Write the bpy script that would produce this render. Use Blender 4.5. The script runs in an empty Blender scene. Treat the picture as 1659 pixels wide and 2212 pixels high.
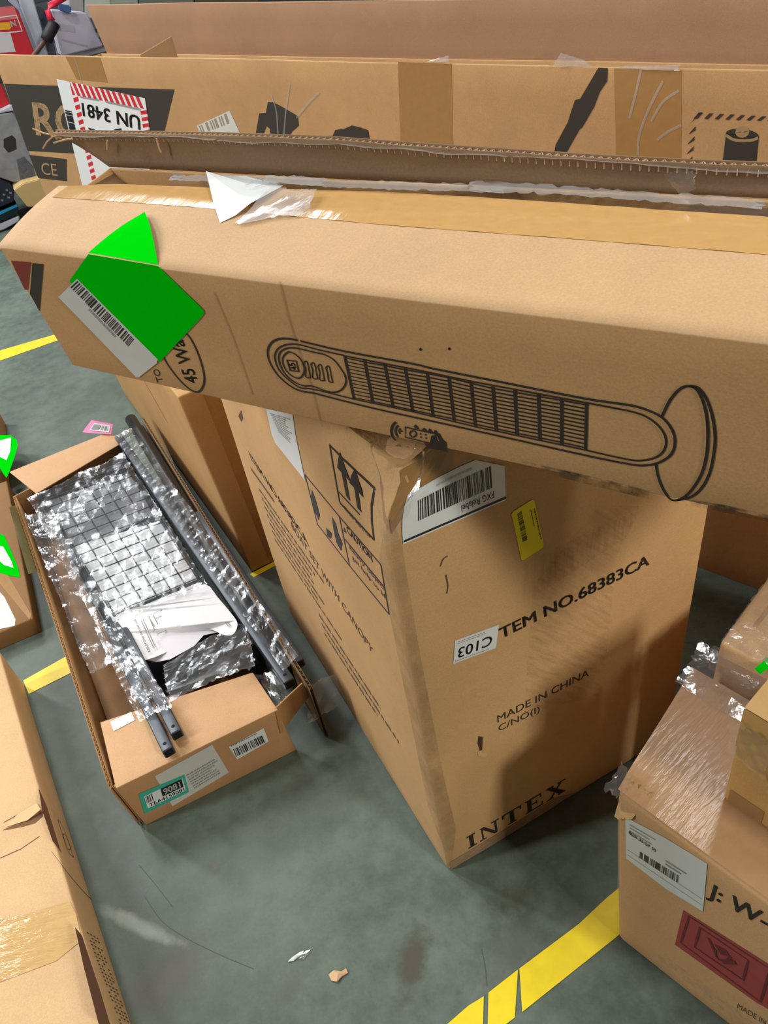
import bpy, bmesh, math, random
import numpy as np
from mathutils import Matrix, Vector
from mathutils.geometry import tessellate_polygon
SC = bpy.context.scene
COL = SC.collection
# ------------------------------------------------------------------ camera
W, Hh, FPX = 1659.0, 2212.0, 1670.0
PITCH, ROLL = math.radians(40.25), math.radians(10.6)
EYE = np.array([0.0, 0.0, 1.55])
_f = np.array([0, math.cos(PITCH), -math.sin(PITCH)]); _r = np.array([1.0, 0, 0]); _d = np.cross(_f, _r)
RT = math.cos(ROLL)*_r + math.sin(ROLL)*_d; DN = -math.sin(ROLL)*_r + math.cos(ROLL)*_d
cam = bpy.data.cameras.new('camera'); co = bpy.data.objects.new('camera', cam); COL.objects.link(co)
cam.sensor_fit = 'HORIZONTAL'; cam.sensor_width = 36.0; cam.lens = FPX/W*36.0; cam.clip_start = 0.01
co.matrix_world = Matrix(((RT[0], -DN[0], -_f[0], EYE[0]), (RT[1], -DN[1], -_f[1], EYE[1]), (RT[2], -DN[2], -_f[2], EYE[2]), (0, 0, 0, 1)))
SC.camera = co
# ------------------------------------------------------------------ world, lamps, exposure
world = bpy.data.worlds.new('hall'); SC.world = world; world.use_nodes = True
bg = world.node_tree.nodes['Background']; bg.inputs[0].default_value = (0.90, 0.94, 0.92, 1); bg.inputs[1].default_value = 0.07
def lamp(name, loc, target, sx, sy, energy, col=(1, 1, 1)):
    l = bpy.data.lights.new(name, 'AREA'); l.shape = 'RECTANGLE'; l.size = sx; l.size_y = sy; l.energy = energy; l.color = col
    o = bpy.data.objects.new(name, l); COL.objects.link(o); o.location = loc
    o.rotation_euler = (Vector(target)-Vector(loc)).to_track_quat('-Z', 'Y').to_euler()
lamp('tube_or_fill_light', (-2.2, 3.2, 4.8), (-0.2, 1.0, 0.6), 0.35, 1.2, 90, (1, 1, 0.98))
lamp('tube_or_fill_light', (1.5, 2.1, 4.8), (0.3, 1.0, 0.4), 0.4, 1.4, 30, (1, 1, 0.97))
lamp('tube_or_fill_light', (3.7, -1.5, 4.1), (0.2, 0.8, 0.4), 0.3, 0.7, 38, (1, 0.94, 0.78))
lamp('tube_or_fill_light', (-4.2, 0.2, 4.0), (-0.2, 1.0, 0.6), 0.4, 2.4, 135, (1, 0.985, 0.95))
lamp('tube_or_fill_light', (2.45, -2.15, 3.3), (0.2, 0.8, 0.4), 0.4, 0.7, 102, (1, 0.96, 0.84))
lamp('tube_or_fill_light', (-4.8, 4.2, 4.2), (-1.3, 2.2, 0.2), 0.4, 2.4, 185, (0.97, 1, 0.97))  # fill light added to lift the far floor and the large carton's left side
lamp('tube_or_fill_light', (-2.8, 6.2, 5.0), (-1.9, 5.5, 0.4), 1.2, 0.4, 130, (0.97, 0.99, 1))  # fill light added to brighten the goods piled at the back
lamp('tube_or_fill_light', (-2.4, 12.5, 7.0), (-0.3, 1.2, 1.2), 3.6, 0.8, 180, (0.95, 0.98, 1))
SC.view_settings.view_transform = 'Standard'; SC.view_settings.look = 'None'; SC.view_settings.gamma = 1; SC.view_settings.use_curve_mapping = False
SC.view_settings.exposure = 0.0
# ------------------------------------------------------------------ geometry helpers
Z = np.array([0, 0, 1.0])
def V(*a): return np.array(a, float)
def unit(v): return v/np.linalg.norm(v)
def ray(x, y): return _f + RT*(x-W/2)/FPX + DN*(y-Hh/2)/FPX
def onplane(x, y, p, n):
    D = ray(x, y); return EYE + D*(np.dot(p-EYE, n)/np.dot(D, n))
def fl(x, y, z=0.0): return onplane(x, y, V(0, 0, z), Z)
def az(deg): return V(math.cos(math.radians(deg)), math.sin(math.radians(deg)), 0)
class Face:
    """four corners, bilinear; outward normal = cross(u, v)"""
    def __init__(s, c00, c10, c11, c01): s.c = [np.array(c, float) for c in (c00, c10, c11, c01)]
    def pt(s, u, v, off=0.0):
        a, b, c, d = s.c; p = a*(1-u)*(1-v)+b*u*(1-v)+c*u*v+d*(1-u)*v
        return p + off*s.n(u, v) if off else p
    def n(s, u=.5, v=.5):
        a, b, c, d = s.c; return unit(np.cross((b-a)*(1-v)+(c-d)*v, (d-a)*(1-u)+(c-b)*u))
    def uv(s, x, y):
        D = ray(x, y); a, b, c, d = s.c; u = v = .5; t = np.dot(a-EYE, s.n())/np.dot(D, s.n())
        for _ in range(15):
            F = s.pt(u, v)-EYE-t*D
            J = np.array([(b-a)*(1-v)+(c-d)*v, (d-a)*(1-u)+(c-b)*u, -D]).T
            du = np.linalg.solve(J, -F); u += du[0]; v += du[1]; t += du[2]
            if np.abs(du).max() < 1e-9: break
        return u, v
    def hit(s, x, y, off=0.0): u, v = s.uv(x, y); return s.pt(u, v, off)
    def sub(s, pix, off=0.0): return Face(*[s.hit(x, y, off) for x, y in pix])   # pix: bl, br, tr, tl seen from outside
def newmesh(name, vs, fs, uvs=None, smooth=False):
    me = bpy.data.meshes.new(name); me.from_pydata([tuple(v) for v in vs], [], fs)
    if uvs is not None:
        l = me.uv_layers.new(name='UVMap'); flat = [c for f in uvs for c in f]
        l.data.foreach_set('uv', np.array(flat, 'f').ravel())
    if smooth: me.polygons.foreach_set('use_smooth', [True]*len(me.polygons))
    me.update(); return me
def obj(name, me, mat, parent=None):
    o = bpy.data.objects.new(name, me); COL.objects.link(o)
    if mat is not None: me.materials.append(mat)
    if parent is not None: o.parent = parent
    return o
def thing(name, label, cat, loc, group=None):
    o = bpy.data.objects.new(name, None); COL.objects.link(o); o.location = tuple(loc); o.empty_display_size = .05
    o['label'] = label; o['category'] = cat
    if group: o['group'] = group
    return o
def tag(o, label, cat, group=None):
    o['label'] = label; o['category'] = cat
    if group: o['group'] = group
def finish(root, fns=()):
    """meshes are written in world coordinates: bend them by fns, then make them relative to the root"""
    L = V(*root.location)
    def rec(o):
        if o.type == 'MESH':
            n = len(o.data.vertices); a = np.empty(n*3); o.data.vertices.foreach_get('co', a); a = a.reshape(-1, 3)
            for fn in fns: a = fn(a)
            o.data.vertices.foreach_set('co', (a-L).ravel()); o.data.update()
        for c in o.children: rec(c)
    for c in root.children: rec(c)
def single(o, loc):
    n = len(o.data.vertices); a = np.empty(n*3); o.data.vertices.foreach_get('co', a)
    o.data.vertices.foreach_set('co', (a.reshape(-1, 3)-np.array(loc)).ravel()); o.data.update(); o.location = tuple(loc); return o
def wobble(seed, amp=0.0018, freq=6.0):
    rg = np.random.default_rng(seed); K = rg.normal(size=(5, 3))*freq; ph = rg.uniform(0, 6.3, (5, 3)); A = rg.normal(size=(5, 3))*amp*.5
    def fn(a):
        q = a @ K.T; out = a.copy()
        for i in range(5):
            out += A[i]*np.sin(q[:, i:i+1]+ph[i])
        return out
    return fn
def dent(center, radius, push):
    c = np.array(center); p = np.array(push)
    def fn(a):
        d2 = ((a-c)**2).sum(1); return a + np.exp(-d2/radius**2)[:, None]*p
    return fn
def rbox_data(C, r=0.004, step=0.05):
    """rounded box on eight corners C[i][j][k] (i along x, j along y, k along z)"""
    C = np.array(C, float)
    L = [np.linalg.norm(C[1, 0, 0]-C[0, 0, 0]), np.linalg.norm(C[0, 1, 0]-C[0, 0, 0]), np.linalg.norm(C[0, 0, 1]-C[0, 0, 0])]
    r = min(r, min(L)*.48); ax = []
    for l in L:
        m = max(1, int(round((l-2*r)/step))); ax.append(np.concatenate([[0, .35*r], np.linspace(r, l-r, m+1), [l-.35*r, l]]))
    idx = {}; vs = []
    def vid(i, j, k):
        key = (i, j, k)
        if key not in idx:
            p = V(ax[0][i], ax[1][j], ax[2][k]); inn = np.clip(p, r, np.array(L)-r); dv = p-inn; nn = np.linalg.norm(dv)
            if nn > 1e-9: p = inn+dv/nn*r
            s = p/np.array(L); a, b, c = s
            q = 0
            for x in (0, 1):
                for y in (0, 1):
                    for z in (0, 1): q = q + C[x, y, z]*((a if x else 1-a)*(b if y else 1-b)*(c if z else 1-c))
            idx[key] = len(vs); vs.append(q)
        return idx[key]
    fs = []; uvs = []; N = [len(a) for a in ax]
    for d in range(3):
        u, v = (d+1) % 3, (d+2) % 3
        for side in (0, 1):
            for i in range(N[u]-1):
                for j in range(N[v]-1):
                    quad = []; uq = []
                    for (a, b) in ((0, 0), (1, 0), (1, 1), (0, 1)):
                        k = [0, 0, 0]; k[d] = N[d]-1 if side else 0; k[u] = i+a; k[v] = j+b
                        quad.append(vid(*k)); uq.append((ax[u][i+a], ax[v][j+b]))
                    if not side: quad.reverse(); uq.reverse()
                    fs.append(quad); uvs.append(uq)
    return vs, fs, uvs
class MB:
    def __init__(s): s.v = []; s.f = []; s.u = []
    def add(s, vs, fs, uvs=None):
        o = len(s.v); s.v += list(vs); s.f += [[i+o for i in f] for f in fs]
        s.u += uvs if uvs is not None else [[(0, 0)]*len(f) for f in fs]
    def rbox(s, C, r=.004, step=.05): s.add(*rbox_data(C, r, step)); return s
    def slab(s, a, b, c, d, t, r=None, step=.05):
        """sheet with outer face a,b,c,d (outward = cross(ab, ad)) and thickness t inward"""
        a, b, c, d = [np.array(p, float) for p in (a, b, c, d)]; n = unit(np.cross(b-a, d-a))*t
        s.rbox([[[a-n, a], [d-n, d]], [[b-n, b], [c-n, c]]], r if r else t*.45, step); return s
    def tube(s, pts, rad, seg=12, caps=True):
        pts = [np.array(p, float) for p in pts]; vs = []; fs = []
        for i, p in enumerate(pts):
            t = unit(pts[min(i+1, len(pts)-1)]-pts[max(i-1, 0)]); a = unit(np.cross(t, Z if abs(t[2]) < .9 else V(1, 0, 0))); b = np.cross(t, a)
            for k in range(seg):
                th = 2*math.pi*k/seg; vs.append(p+rad*(math.cos(th)*a+math.sin(th)*b))
        for i in range(len(pts)-1):
            for k in range(seg): fs.append([i*seg+k, i*seg+(k+1) % seg, (i+1)*seg+(k+1) % seg, (i+1)*seg+k])
        if caps: fs.append(list(range(seg))[::-1]); fs.append([(len(pts)-1)*seg+k for k in range(seg)])
        s.add(vs, fs); return s
    def poly(s, pts, maxlen=.03):
        pts = [Vector(p) for p in pts]; tr = tessellate_polygon([pts])
        bm = bmesh.new(); bv = [bm.verts.new(p) for p in pts]
        n0 = np.zeros(3)
        for i in range(len(pts)):
            n0 += np.cross(np.array(pts[i]-pts[0]), np.array(pts[(i+1) % len(pts)]-pts[0]))
        for t in tr:
            try:
                f = bm.faces.new([bv[i] for i in t]); f.normal_update()
                if np.dot(np.array(f.normal), n0) < 0: f.normal_flip()
            except ValueError: pass
        for _ in range(6):
            e = [e for e in bm.edges if e.calc_length() > maxlen]
            if not e: break
            bmesh.ops.subdivide_edges(bm, edges=e, cuts=1)
            bmesh.ops.triangulate(bm, faces=bm.faces[:])
        bm.verts.index_update(); P0 = pts[0]; ex = unit(np.array(pts[1]-pts[0])); ey = np.cross(unit(n0), ex)
        vs = [np.array(v.co) for v in bm.verts]; fs = [[v.index for v in f.verts] for f in bm.faces]
        uv = [[(float(np.dot(vs[i]-np.array(P0), ex)), float(np.dot(vs[i]-np.array(P0), ey))) for i in f] for f in fs]
        s.add(vs, fs, uv); bm.free(); return s
    def line(s, pts, w, n, closed=False):
        pts = [np.array(p, float) for p in pts]
        if closed: pts.append(pts[0])
        q = [pts[0]]
        for a, b in zip(pts, pts[1:]):
            m = max(1, int(np.linalg.norm(b-a)/.03)); q += [a+(b-a)*k/m for k in range(1, m+1)]
        vs = []; 
        for i, p in enumerate(q):
            if closed and i in (0, len(q)-1): t = unit(q[1]-q[-2])
            else: t = unit(q[min(i+1, len(q)-1)]-q[max(i-1, 0)])
            sd = np.cross(n, t)*w/2; vs += [p-sd, p+sd]
        s.add(vs, [[2*i, 2*i+2, 2*i+3, 2*i+1] for i in range(len(q)-1)]); return s
    def text(s, body, p0, p1, p2, bold=0.0, sx=None):
        """baseline from p0 to p1 (the text's own width), cap top above p0 at p2"""
        c = bpy.data.curves.new('t', 'FONT'); c.body = body; c.resolution_u = 3; o = bpy.data.objects.new('t', c)
        me = bpy.data.meshes.new_from_object(o); a = np.array([v.co[:] for v in me.vertices]); x0, x1 = a[:, 0].min(), a[:, 0].max()
        X = (p1-p0)/(x1-x0); Y = (p2-p0)/0.70
        for k in ((-.5, .5) if bold else (0,)):
            for k2 in ((-.5, .5) if bold else (0,)): s.add([p0+X*(q[0]-x0+k*bold*2.2)+Y*(q[1]+k2*bold*1.1) for q in a], [list(f.vertices) for f in me.polygons])
        bpy.data.objects.remove(o); bpy.data.curves.remove(c); bpy.data.meshes.remove(me); return s
    def rect(s, F, u0, v0, u1, v1, off):
        s.poly([F.pt(u0, v0, off), F.pt(u1, v0, off), F.pt(u1, v1, off), F.pt(u0, v1, off)]); return s
    def bars(s, F, u0, v0, u1, v1, off, n, seed, duty=.55):
        rg = random.Random(seed); w = [rg.choice((1, 1, 1, 2, 2, 3)) for _ in range(2*n)]; tot = sum(w); x = 0
        for i, k in enumerate(w):
            if i % 2 == 0:
                a = u0+(u1-u0)*x/tot; b = u0+(u1-u0)*(x+k)/tot
                s.add([F.pt(a, v0, off), F.pt(b, v0, off), F.pt(b, v1, off), F.pt(a, v1, off)], [[0, 1, 2, 3]])
            x += k
        return s
    def dashes(s, F, u0, v0, u1, v1, off, seed, hgt=.6, rows=1):
        """rows of print too small to read: word-long strokes"""
        rg = random.Random(seed)
        for r in range(rows):
            va = v1-(v1-v0)*(r+.5+hgt/2)/rows; vb = v1-(v1-v0)*(r+.5-hgt/2)/rows; u = u0; end = u1-(u1-u0)*rg.uniform(0, .35)
            while u < end:
                b = min(end, u+(u1-u0)*rg.uniform(.02, .09))
                s.add([F.pt(u, va, off), F.pt(b, va, off), F.pt(b, vb, off), F.pt(u, vb, off)], [[0, 1, 2, 3]]); u = b+(u1-u0)*.018
        return s
    def obj(s, name, mat, parent=None, smooth=False):
        o = obj(name, newmesh(name, s.v, s.f, s.u, smooth), mat, parent)
        if name in ('fine_print', 'small_print', 'barcode', 'label_print', 'line_drawing', 'red_stripes', 'stamp_lines', 'printed_fan', 'fluted_core', 'caution_mark', 'upright_mark', 'hazard_print', 'printed_marks', 'dent_line', 'crease', 'grain_streak'): o['kind'] = 'stuff'
        return o
def boxC(a, b, c, d, e, f, g, h):
    """bottom a(front left) b(front right) c(back right) d(back left), top e f g h"""
    return [[[a, e], [d, h]], [[b, f], [c, g]]]
def film_sheet(F, nu, nv, amp, seed, off=.003, ragged=.12, k=1.0, lift=None):
    """crumpled sheet over a bilinear face: creased facets from folded waves"""
    rg = np.random.default_rng(seed); W_ = np.linalg.norm(F.c[1]-F.c[0]); H_ = np.linalg.norm(F.c[3]-F.c[0]); n = F.n()
    ks = [(rg.normal(size=2)*q*k, rg.uniform(0, 1), a) for q, a in ((12, .5), (20, .4), (33, .3), (55, .2), (80, .13), (120, .08)) for _ in range(2)]
    vs = []
    for j in range(nv+1):
        for i in range(nu+1):
            u, v = i/nu, j/nv
            uu = u+rg.uniform(-.3, .3)/nu; vv = v+rg.uniform(-.3, .3)/nv
            if i in (0, nu): uu += (1 if i == 0 else -1)*abs(rg.normal())*ragged*.5
            if j in (0, nv): vv += (1 if j == 0 else -1)*abs(rg.normal())*ragged*.5
            x, y = uu*W_, vv*H_; h = 0
            for kk, ph, a in ks:
                t = (kk[0]*x+kk[1]*y)/6.283+ph; t -= math.floor(t); h += a*(abs(2*t-1)-.5)
            vs.append(F.pt(uu, vv)+n*(off+amp*(h+.6)+(lift(uu, vv) if lift else 0)))
    w = nu+1; fs = []
    for j in range(nv):
        for i in range(nu):
            a, b, c, d = j*w+i, j*w+i+1, (j+1)*w+i+1, (j+1)*w+i
            fs += [[a, b, c], [a, c, d]] if (i+j) % 2 else [[a, b, d], [b, c, d]]
    return vs, fs
def flute_edge(mb, a, b, across, down, n, depth=.012):
    """zigzag core between the two liners along an edge from a to b"""
    a, b = np.array(a, float), np.array(b, float); across = np.array(across, float); down = unit(np.array(down, float))*depth; vs = []; fs = []
    for i in range(2*n+1):
        p = a+(b-a)*i/(2*n)+(across if i % 2 else 0*across); vs += [p, p+down]
    for i in range(2*n): fs.append([2*i, 2*i+2, 2*i+3, 2*i+1])
    mb.add(vs, fs)
# ------------------------------------------------------------------ materials
def lin(r, g, b): return tuple(((c/255)/12.92 if c/255 <= .04045 else ((c/255+.055)/1.055)**2.4) for c in (r, g, b))+(1,)
class NT:
    def __init__(s, name):
        s.m = bpy.data.materials.new(name); s.m.use_nodes = True; s.t = s.m.node_tree; s.b = s.t.nodes['Principled BSDF']; s.out = s.t.nodes['Material Output']
    def n(s, typ, **kw):
        nd = s.t.nodes.new(typ)
        for k, v in kw.items():
            if isinstance(k, str) and hasattr(nd, k): setattr(nd, k, v)
        return nd
    def l(s, a, b): s.t.links.new(a, b)
    def noise(s, vec, scale, detail=3, rough=.55):
        n = s.n('ShaderNodeTexNoise'); n.inputs['Scale'].default_value = scale; n.inputs['Detail'].default_value = detail; n.inputs['Roughness'].default_value = rough
        if vec is not None: s.l(vec, n.inputs['Vector'])
        return n.outputs[0]
    def ramp(s, fac, a, b, ca, cb):
        r = s.n('ShaderNodeValToRGB'); r.color_ramp.elements[0].position = a; r.color_ramp.elements[1].position = b
        r.color_ramp.elements[0].color = ca; r.color_ramp.elements[1].color = cb; s.l(fac, r.inputs[0]); return r.outputs[0]
    def mix(s, fac, a, b, mode='MIX'):
        m = s.n('ShaderNodeMix', data_type='RGBA', blend_type=mode)
        for sock, v in ((m.inputs[0], fac), (m.inputs[6], a), (m.inputs[7], b)):
            if isinstance(v, (int, float)): sock.default_value = v
            elif isinstance(v, tuple): sock.default_value = v
            else: s.l(v, sock)
        return m.outputs[2]
    def bump(s, h, strength, dist, prev=None):
        b = s.n('ShaderNodeBump'); b.inputs['Strength'].default_value = strength; b.inputs['Distance'].default_value = dist; s.l(h, b.inputs['Height'])
        if prev is not None: s.l(prev, b.inputs['Normal'])
        return b.outputs[0]
def plain(name, rgb, rough=.6, metal=0.0, spec=.5, var=0.0, scale=30):
    t = NT(name); c = lin(*rgb); t.b.inputs['Base Color'].default_value = c; t.b.inputs['Roughness'].default_value = rough; t.b.inputs['Metallic'].default_value = metal
    t.b.inputs['Specular IOR Level'].default_value = spec
    if var:
        o = t.n('ShaderNodeTexCoord').outputs['Object']; n = t.noise(o, scale)
        t.l(t.mix(n, tuple(x*(1-var) for x in c[:3])+(1,), tuple(min(1, x*(1+var)) for x in c[:3])+(1,)), t.b.inputs['Base Color'])
    return t.m
def cardboard(name, rgb, flute=None, flute_k=.25, pitch=.0065, var=.10, rough=.75, dirt=0.0, spec=.3):
    t = NT(name); c = lin(*rgb); tc = t.n('ShaderNodeTexCoord'); o = tc.outputs['Object']
    big = t.noise(o, 5, 3); mid = t.noise(o, 38, 4); fine = t.noise(o, 420, 2)
    dk = tuple(x*(1-1.6*var) for x in c[:3])+(1,); lt = tuple(min(1, x*(1+1.4*var)) for x in c[:3])+(1,)
    col = t.mix(t.ramp(big, .3, .7, (0, 0, 0, 1), (1, 1, 1, 1)), dk, lt)
    col = t.mix(.45, col, t.mix(mid, dk, lt)); col = t.mix(.3, col, t.mix(t.ramp(fine, .3, .7, (0, 0, 0, 1), (1, 1, 1, 1)), tuple(x*.75 for x in c[:3])+(1,), tuple(min(1, x*1.2) for x in c[:3])+(1,)))
    if dirt:
        dm = t.noise(o, 9, 6, .7); col = t.mix(t.ramp(dm, .56, .72, (0, 0, 0, 1), (dirt, dirt, dirt, 1)), col, tuple(x*.5 for x in c[:3])+(1,))
    t.l(col, t.b.inputs['Base Color']); t.b.inputs['Roughness'].default_value = rough; t.b.inputs['Specular IOR Level'].default_value = spec
    nb = t.bump(mid, .18, .003); nb = t.bump(fine, .25, .0006, nb)
    if flute:
        w = t.n('ShaderNodeTexWave'); w.wave_type = 'BANDS'; w.bands_direction = flute; w.inputs['Scale'].default_value = .314/pitch
        w.inputs['Distortion'].default_value = .6; w.inputs['Detail'].default_value = 1; t.l(tc.outputs['UV'], w.inputs['Vector'])
        nb = t.bump(w.outputs['Fac'], flute_k, .0008, nb)
    t.l(nb, t.b.inputs['Normal']); return t.m
def tape_mat(name, rgb, rough=.2, wr=.6, scale=16, stretch=(1, 6, 1)):
    t = NT(name); c = lin(*rgb); o = t.n('ShaderNodeTexCoord').outputs['UV']; mp = t.n('ShaderNodeMapping'); mp.inputs['Scale'].default_value = stretch; t.l(o, mp.inputs[0])
    n1 = t.noise(mp.outputs[0], scale, 4, .6); n2 = t.noise(o, 60, 3)
    t.l(t.mix(n2, tuple(x*.86 for x in c[:3])+(1,), tuple(min(1, x*1.1) for x in c[:3])+(1,)), t.b.inputs['Base Color'])
    t.b.inputs['Roughness'].default_value = rough; t.b.inputs['Coat Weight'].default_value = .35; t.b.inputs['Coat Roughness'].default_value = .08
    nb = t.bump(n1, wr, .004); t.l(nb, t.b.inputs['Normal']); t.l(nb, t.b.inputs['Coat Normal']); return t.m
def film_mat(name, gloss=.22, white=.05, tint=(1, 1, 1), rough=.2, scale=40, bk=.22):
    t = NT(name); o = t.n('ShaderNodeTexCoord').outputs['Object']; nb = t.bump(t.noise(o, scale, 3), bk, .004)
    tr = t.n('ShaderNodeBsdfTransparent'); tr.inputs[0].default_value = tint+(1,)
    gl = t.n('ShaderNodeBsdfAnisotropic') if False else t.n('ShaderNodeBsdfGlossy'); gl.inputs['Roughness'].default_value = rough; gl.inputs[0].default_value = (.95, .97, 1, 1); t.l(nb, gl.inputs['Normal'])
    df = t.n('ShaderNodeBsdfTranslucent'); df.inputs[0].default_value = (.85, .87, .9, 1)
    dd = t.n('ShaderNodeBsdfDiffuse'); dd.inputs[0].default_value = (.85, .87, .9, 1)
    m0 = t.n('ShaderNodeMixShader'); m0.inputs[0].default_value = .6; t.l(df.outputs[0], m0.inputs[1]); t.l(dd.outputs[0], m0.inputs[2])
    m1 = t.n('ShaderNodeMixShader'); m1.inputs[0].default_value = white; t.l(tr.outputs[0], m1.inputs[1]); t.l(m0.outputs[0], m1.inputs[2])
    lw = t.n('ShaderNodeLayerWeight'); lw.inputs[0].default_value = .25; t.l(nb, lw.inputs['Normal'])
    mm = t.n('ShaderNodeMath', operation='MULTIPLY_ADD'); t.l(lw.outputs['Fresnel'], mm.inputs[0]); mm.inputs[1].default_value = .55; mm.inputs[2].default_value = gloss*.45; mm.use_clamp = True
    m2 = t.n('ShaderNodeMixShader'); t.l(mm.outputs[0], m2.inputs[0]); t.l(m1.outputs[0], m2.inputs[1]); t.l(gl.outputs[0], m2.inputs[2])
    t.l(m2.outputs[0], t.out.inputs[0]); return t.m
def scuff_mat(name, rgb, lo=.45, hi=.65, scale=40, maxa=.6, stretch=(1, 1, 1)):
    """dirt with holes in it"""
    t = NT(name); o = t.n('ShaderNodeTexCoord').outputs['UV']; mp = t.n('ShaderNodeMapping'); mp.inputs['Scale'].default_value = stretch; t.l(o, mp.inputs[0])
    f = t.ramp(t.noise(mp.outputs[0], scale, 5, .65), lo, hi, (0, 0, 0, 1), (maxa, maxa, maxa, 1))
    t.b.inputs['Base Color'].default_value = lin(*rgb); t.b.inputs['Roughness'].default_value = .8; tr = t.n('ShaderNodeBsdfTransparent'); m = t.n('ShaderNodeMixShader')
    t.l(f, m.inputs[0]); t.l(tr.outputs[0], m.inputs[1]); t.l(t.b.outputs[0], m.inputs[2]); t.l(m.outputs[0], t.out.inputs[0]); return t.m
KRAFT = (196, 160, 120)
M = dict(
    kraft=cardboard('kraft_board', KRAFT), kraft_v=cardboard('kraft_board_fluted', (205, 164, 116), flute='X', flute_k=.10),
    kraft_w=cardboard('kraft_board_worn', (203, 162, 116), flute='Y', flute_k=.22, dirt=.35),
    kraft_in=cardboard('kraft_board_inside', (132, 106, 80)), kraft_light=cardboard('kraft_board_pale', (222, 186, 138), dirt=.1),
    kraft_pink=cardboard('kraft_board_rosy', (206, 164, 124)), kraft_dark=cardboard('kraft_board_brown', (178, 136, 90)),
    edge=cardboard('cut_board_edge', (176, 142, 100)), core=plain('flute_core', (214, 186, 150), .9),
    tape=tape_mat('tan_packing_tape', (208, 164, 98), .25, .15, 8, (1, 1, 1)), tape_brown=tape_mat('brown_packing_tape', (164, 124, 76), .25, .25, 10, (1, 1, 1)),
    tape_gloss=tape_mat('clear_tape_over_board', (206, 168, 112), .12, .45, 14, (1, 5, 1)), tape_wet=tape_mat('crinkled_tape', (176, 142, 98), .16, 1.0, 34, (1, 1, 1)),
    ink=plain('black_ink', (42, 34, 28), .75), ink_soft=plain('faded_ink', (88, 72, 56), .8), ink_dk=plain('printed_black_panel', (50, 45, 38), .7, var=.1), ink_red=plain('red_ink', (128, 48, 40), .7), ink_red2=plain('red_stamp_ink', (152, 62, 58), .75, var=.12, scale=60), ink_red3=plain('dark_red_ink', (98, 38, 36), .75),
    ink_blue=plain('blue_black_ink', (62, 58, 66), .75), pale=plain('unprinted_board', (160, 130, 92), .8),
    paper=plain('white_label_paper', (226, 230, 232), .45, var=.03), paper_grey=plain('grey_label_paper', (206, 208, 204), .5, var=.05), blackp=plain('label_black', (20, 20, 22), .5), grey=plain('label_grey', (140, 142, 142), .6), grey_lt=plain('label_pale_grey', (186, 190, 190), .6),
    yellow=plain('yellow_label', (240, 226, 10), .5), green=plain('fluorescent_green_label', (0, 196, 12), .7, 0.0, .0, var=.03), teal=plain('teal_label_border', (60, 178, 158), .5), pink=plain('pink_label_border', (236, 138, 190), .5), red=plain('red_label', (206, 38, 52), .5),
    floor_yellow=plain('yellow_floor_tape', (232, 206, 24), .45, var=.12, scale=40),
    black=plain('black_powder_coat', (28, 29, 31), .38, .0, .5, var=.2), black2=plain('black_plastic', (20, 20, 22), .3), steel_grey=plain('grey_tube_face', (62, 68, 76), .35, .3), hole=plain('dark_hole', (4, 4, 5), .9),
    foam=plain('white_foam', (226, 229, 233), .7, var=.03, scale=50), leaflet=plain('leaflet_paper', (228, 228, 232), .5, var=.02), line_grey=plain('thin_grey_print', (150, 152, 158), .7),
    film=film_mat('clear_film', .16, .04), film_w=film_mat('milky_film', .22, .34), film_s=film_mat('stretch_film', .2, .1, rough=.12), pouch=plain('white_pouch', (222, 226, 228), .25, var=.05),
    scuff=scuff_mat('grey_scuff', (96, 88, 72)), dirt=scuff_mat('dark_dirt', (58, 44, 30), .42, .6, 30, .75), streak=scuff_mat('grey_streaks', (92, 88, 72), .42, .8, 60, .2, (2.2, .25, 1)),
)
def paper_label(F, name, parent, mat, pix=None, off=.0005, poly=None, group=None):
    pts = [F.hit(x, y, off) for x, y in poly]
    return MB().poly(pts).obj(name, mat, parent)
def pxs(F, pts, off): return [F.hit(x, y, off) for x, y in pts]
def ptext(mb, F, body, a, b, c, off=.0006, bold=0.0): mb.text(body, F.hit(*a, off), F.hit(*b, off), F.hit(*c, off), bold)
def closedcurve(pts, n=6):
    """Catmull-Rom through pixel points"""
    out = []; N = len(pts)
    for i in range(N):
        p0, p1, p2, p3 = [np.array(pts[(i+k-1) % N], float) for k in range(4)]
        for k in range(n):
            t = k/n; out.append(.5*((2*p1)+(-p0+p2)*t+(2*p0-5*p1+4*p2-p3)*t*t+(-p0+3*p1-3*p2+p3)*t**3))
    return out
def opencurve(pts, n=6):
    out = []; N = len(pts)
    for i in range(N-1):
        p0, p1, p2, p3 = [np.array(pts[min(max(i+k-1, 0), N-1)], float) for k in range(4)]
        for k in range(n):
            t = k/n; out.append(.5*((2*p1)+(-p0+p2)*t+(2*p0-5*p1+4*p2-p3)*t*t+(-p0+3*p1-3*p2+p3)*t**3))
    out.append(np.array(pts[-1], float)); return out
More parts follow.
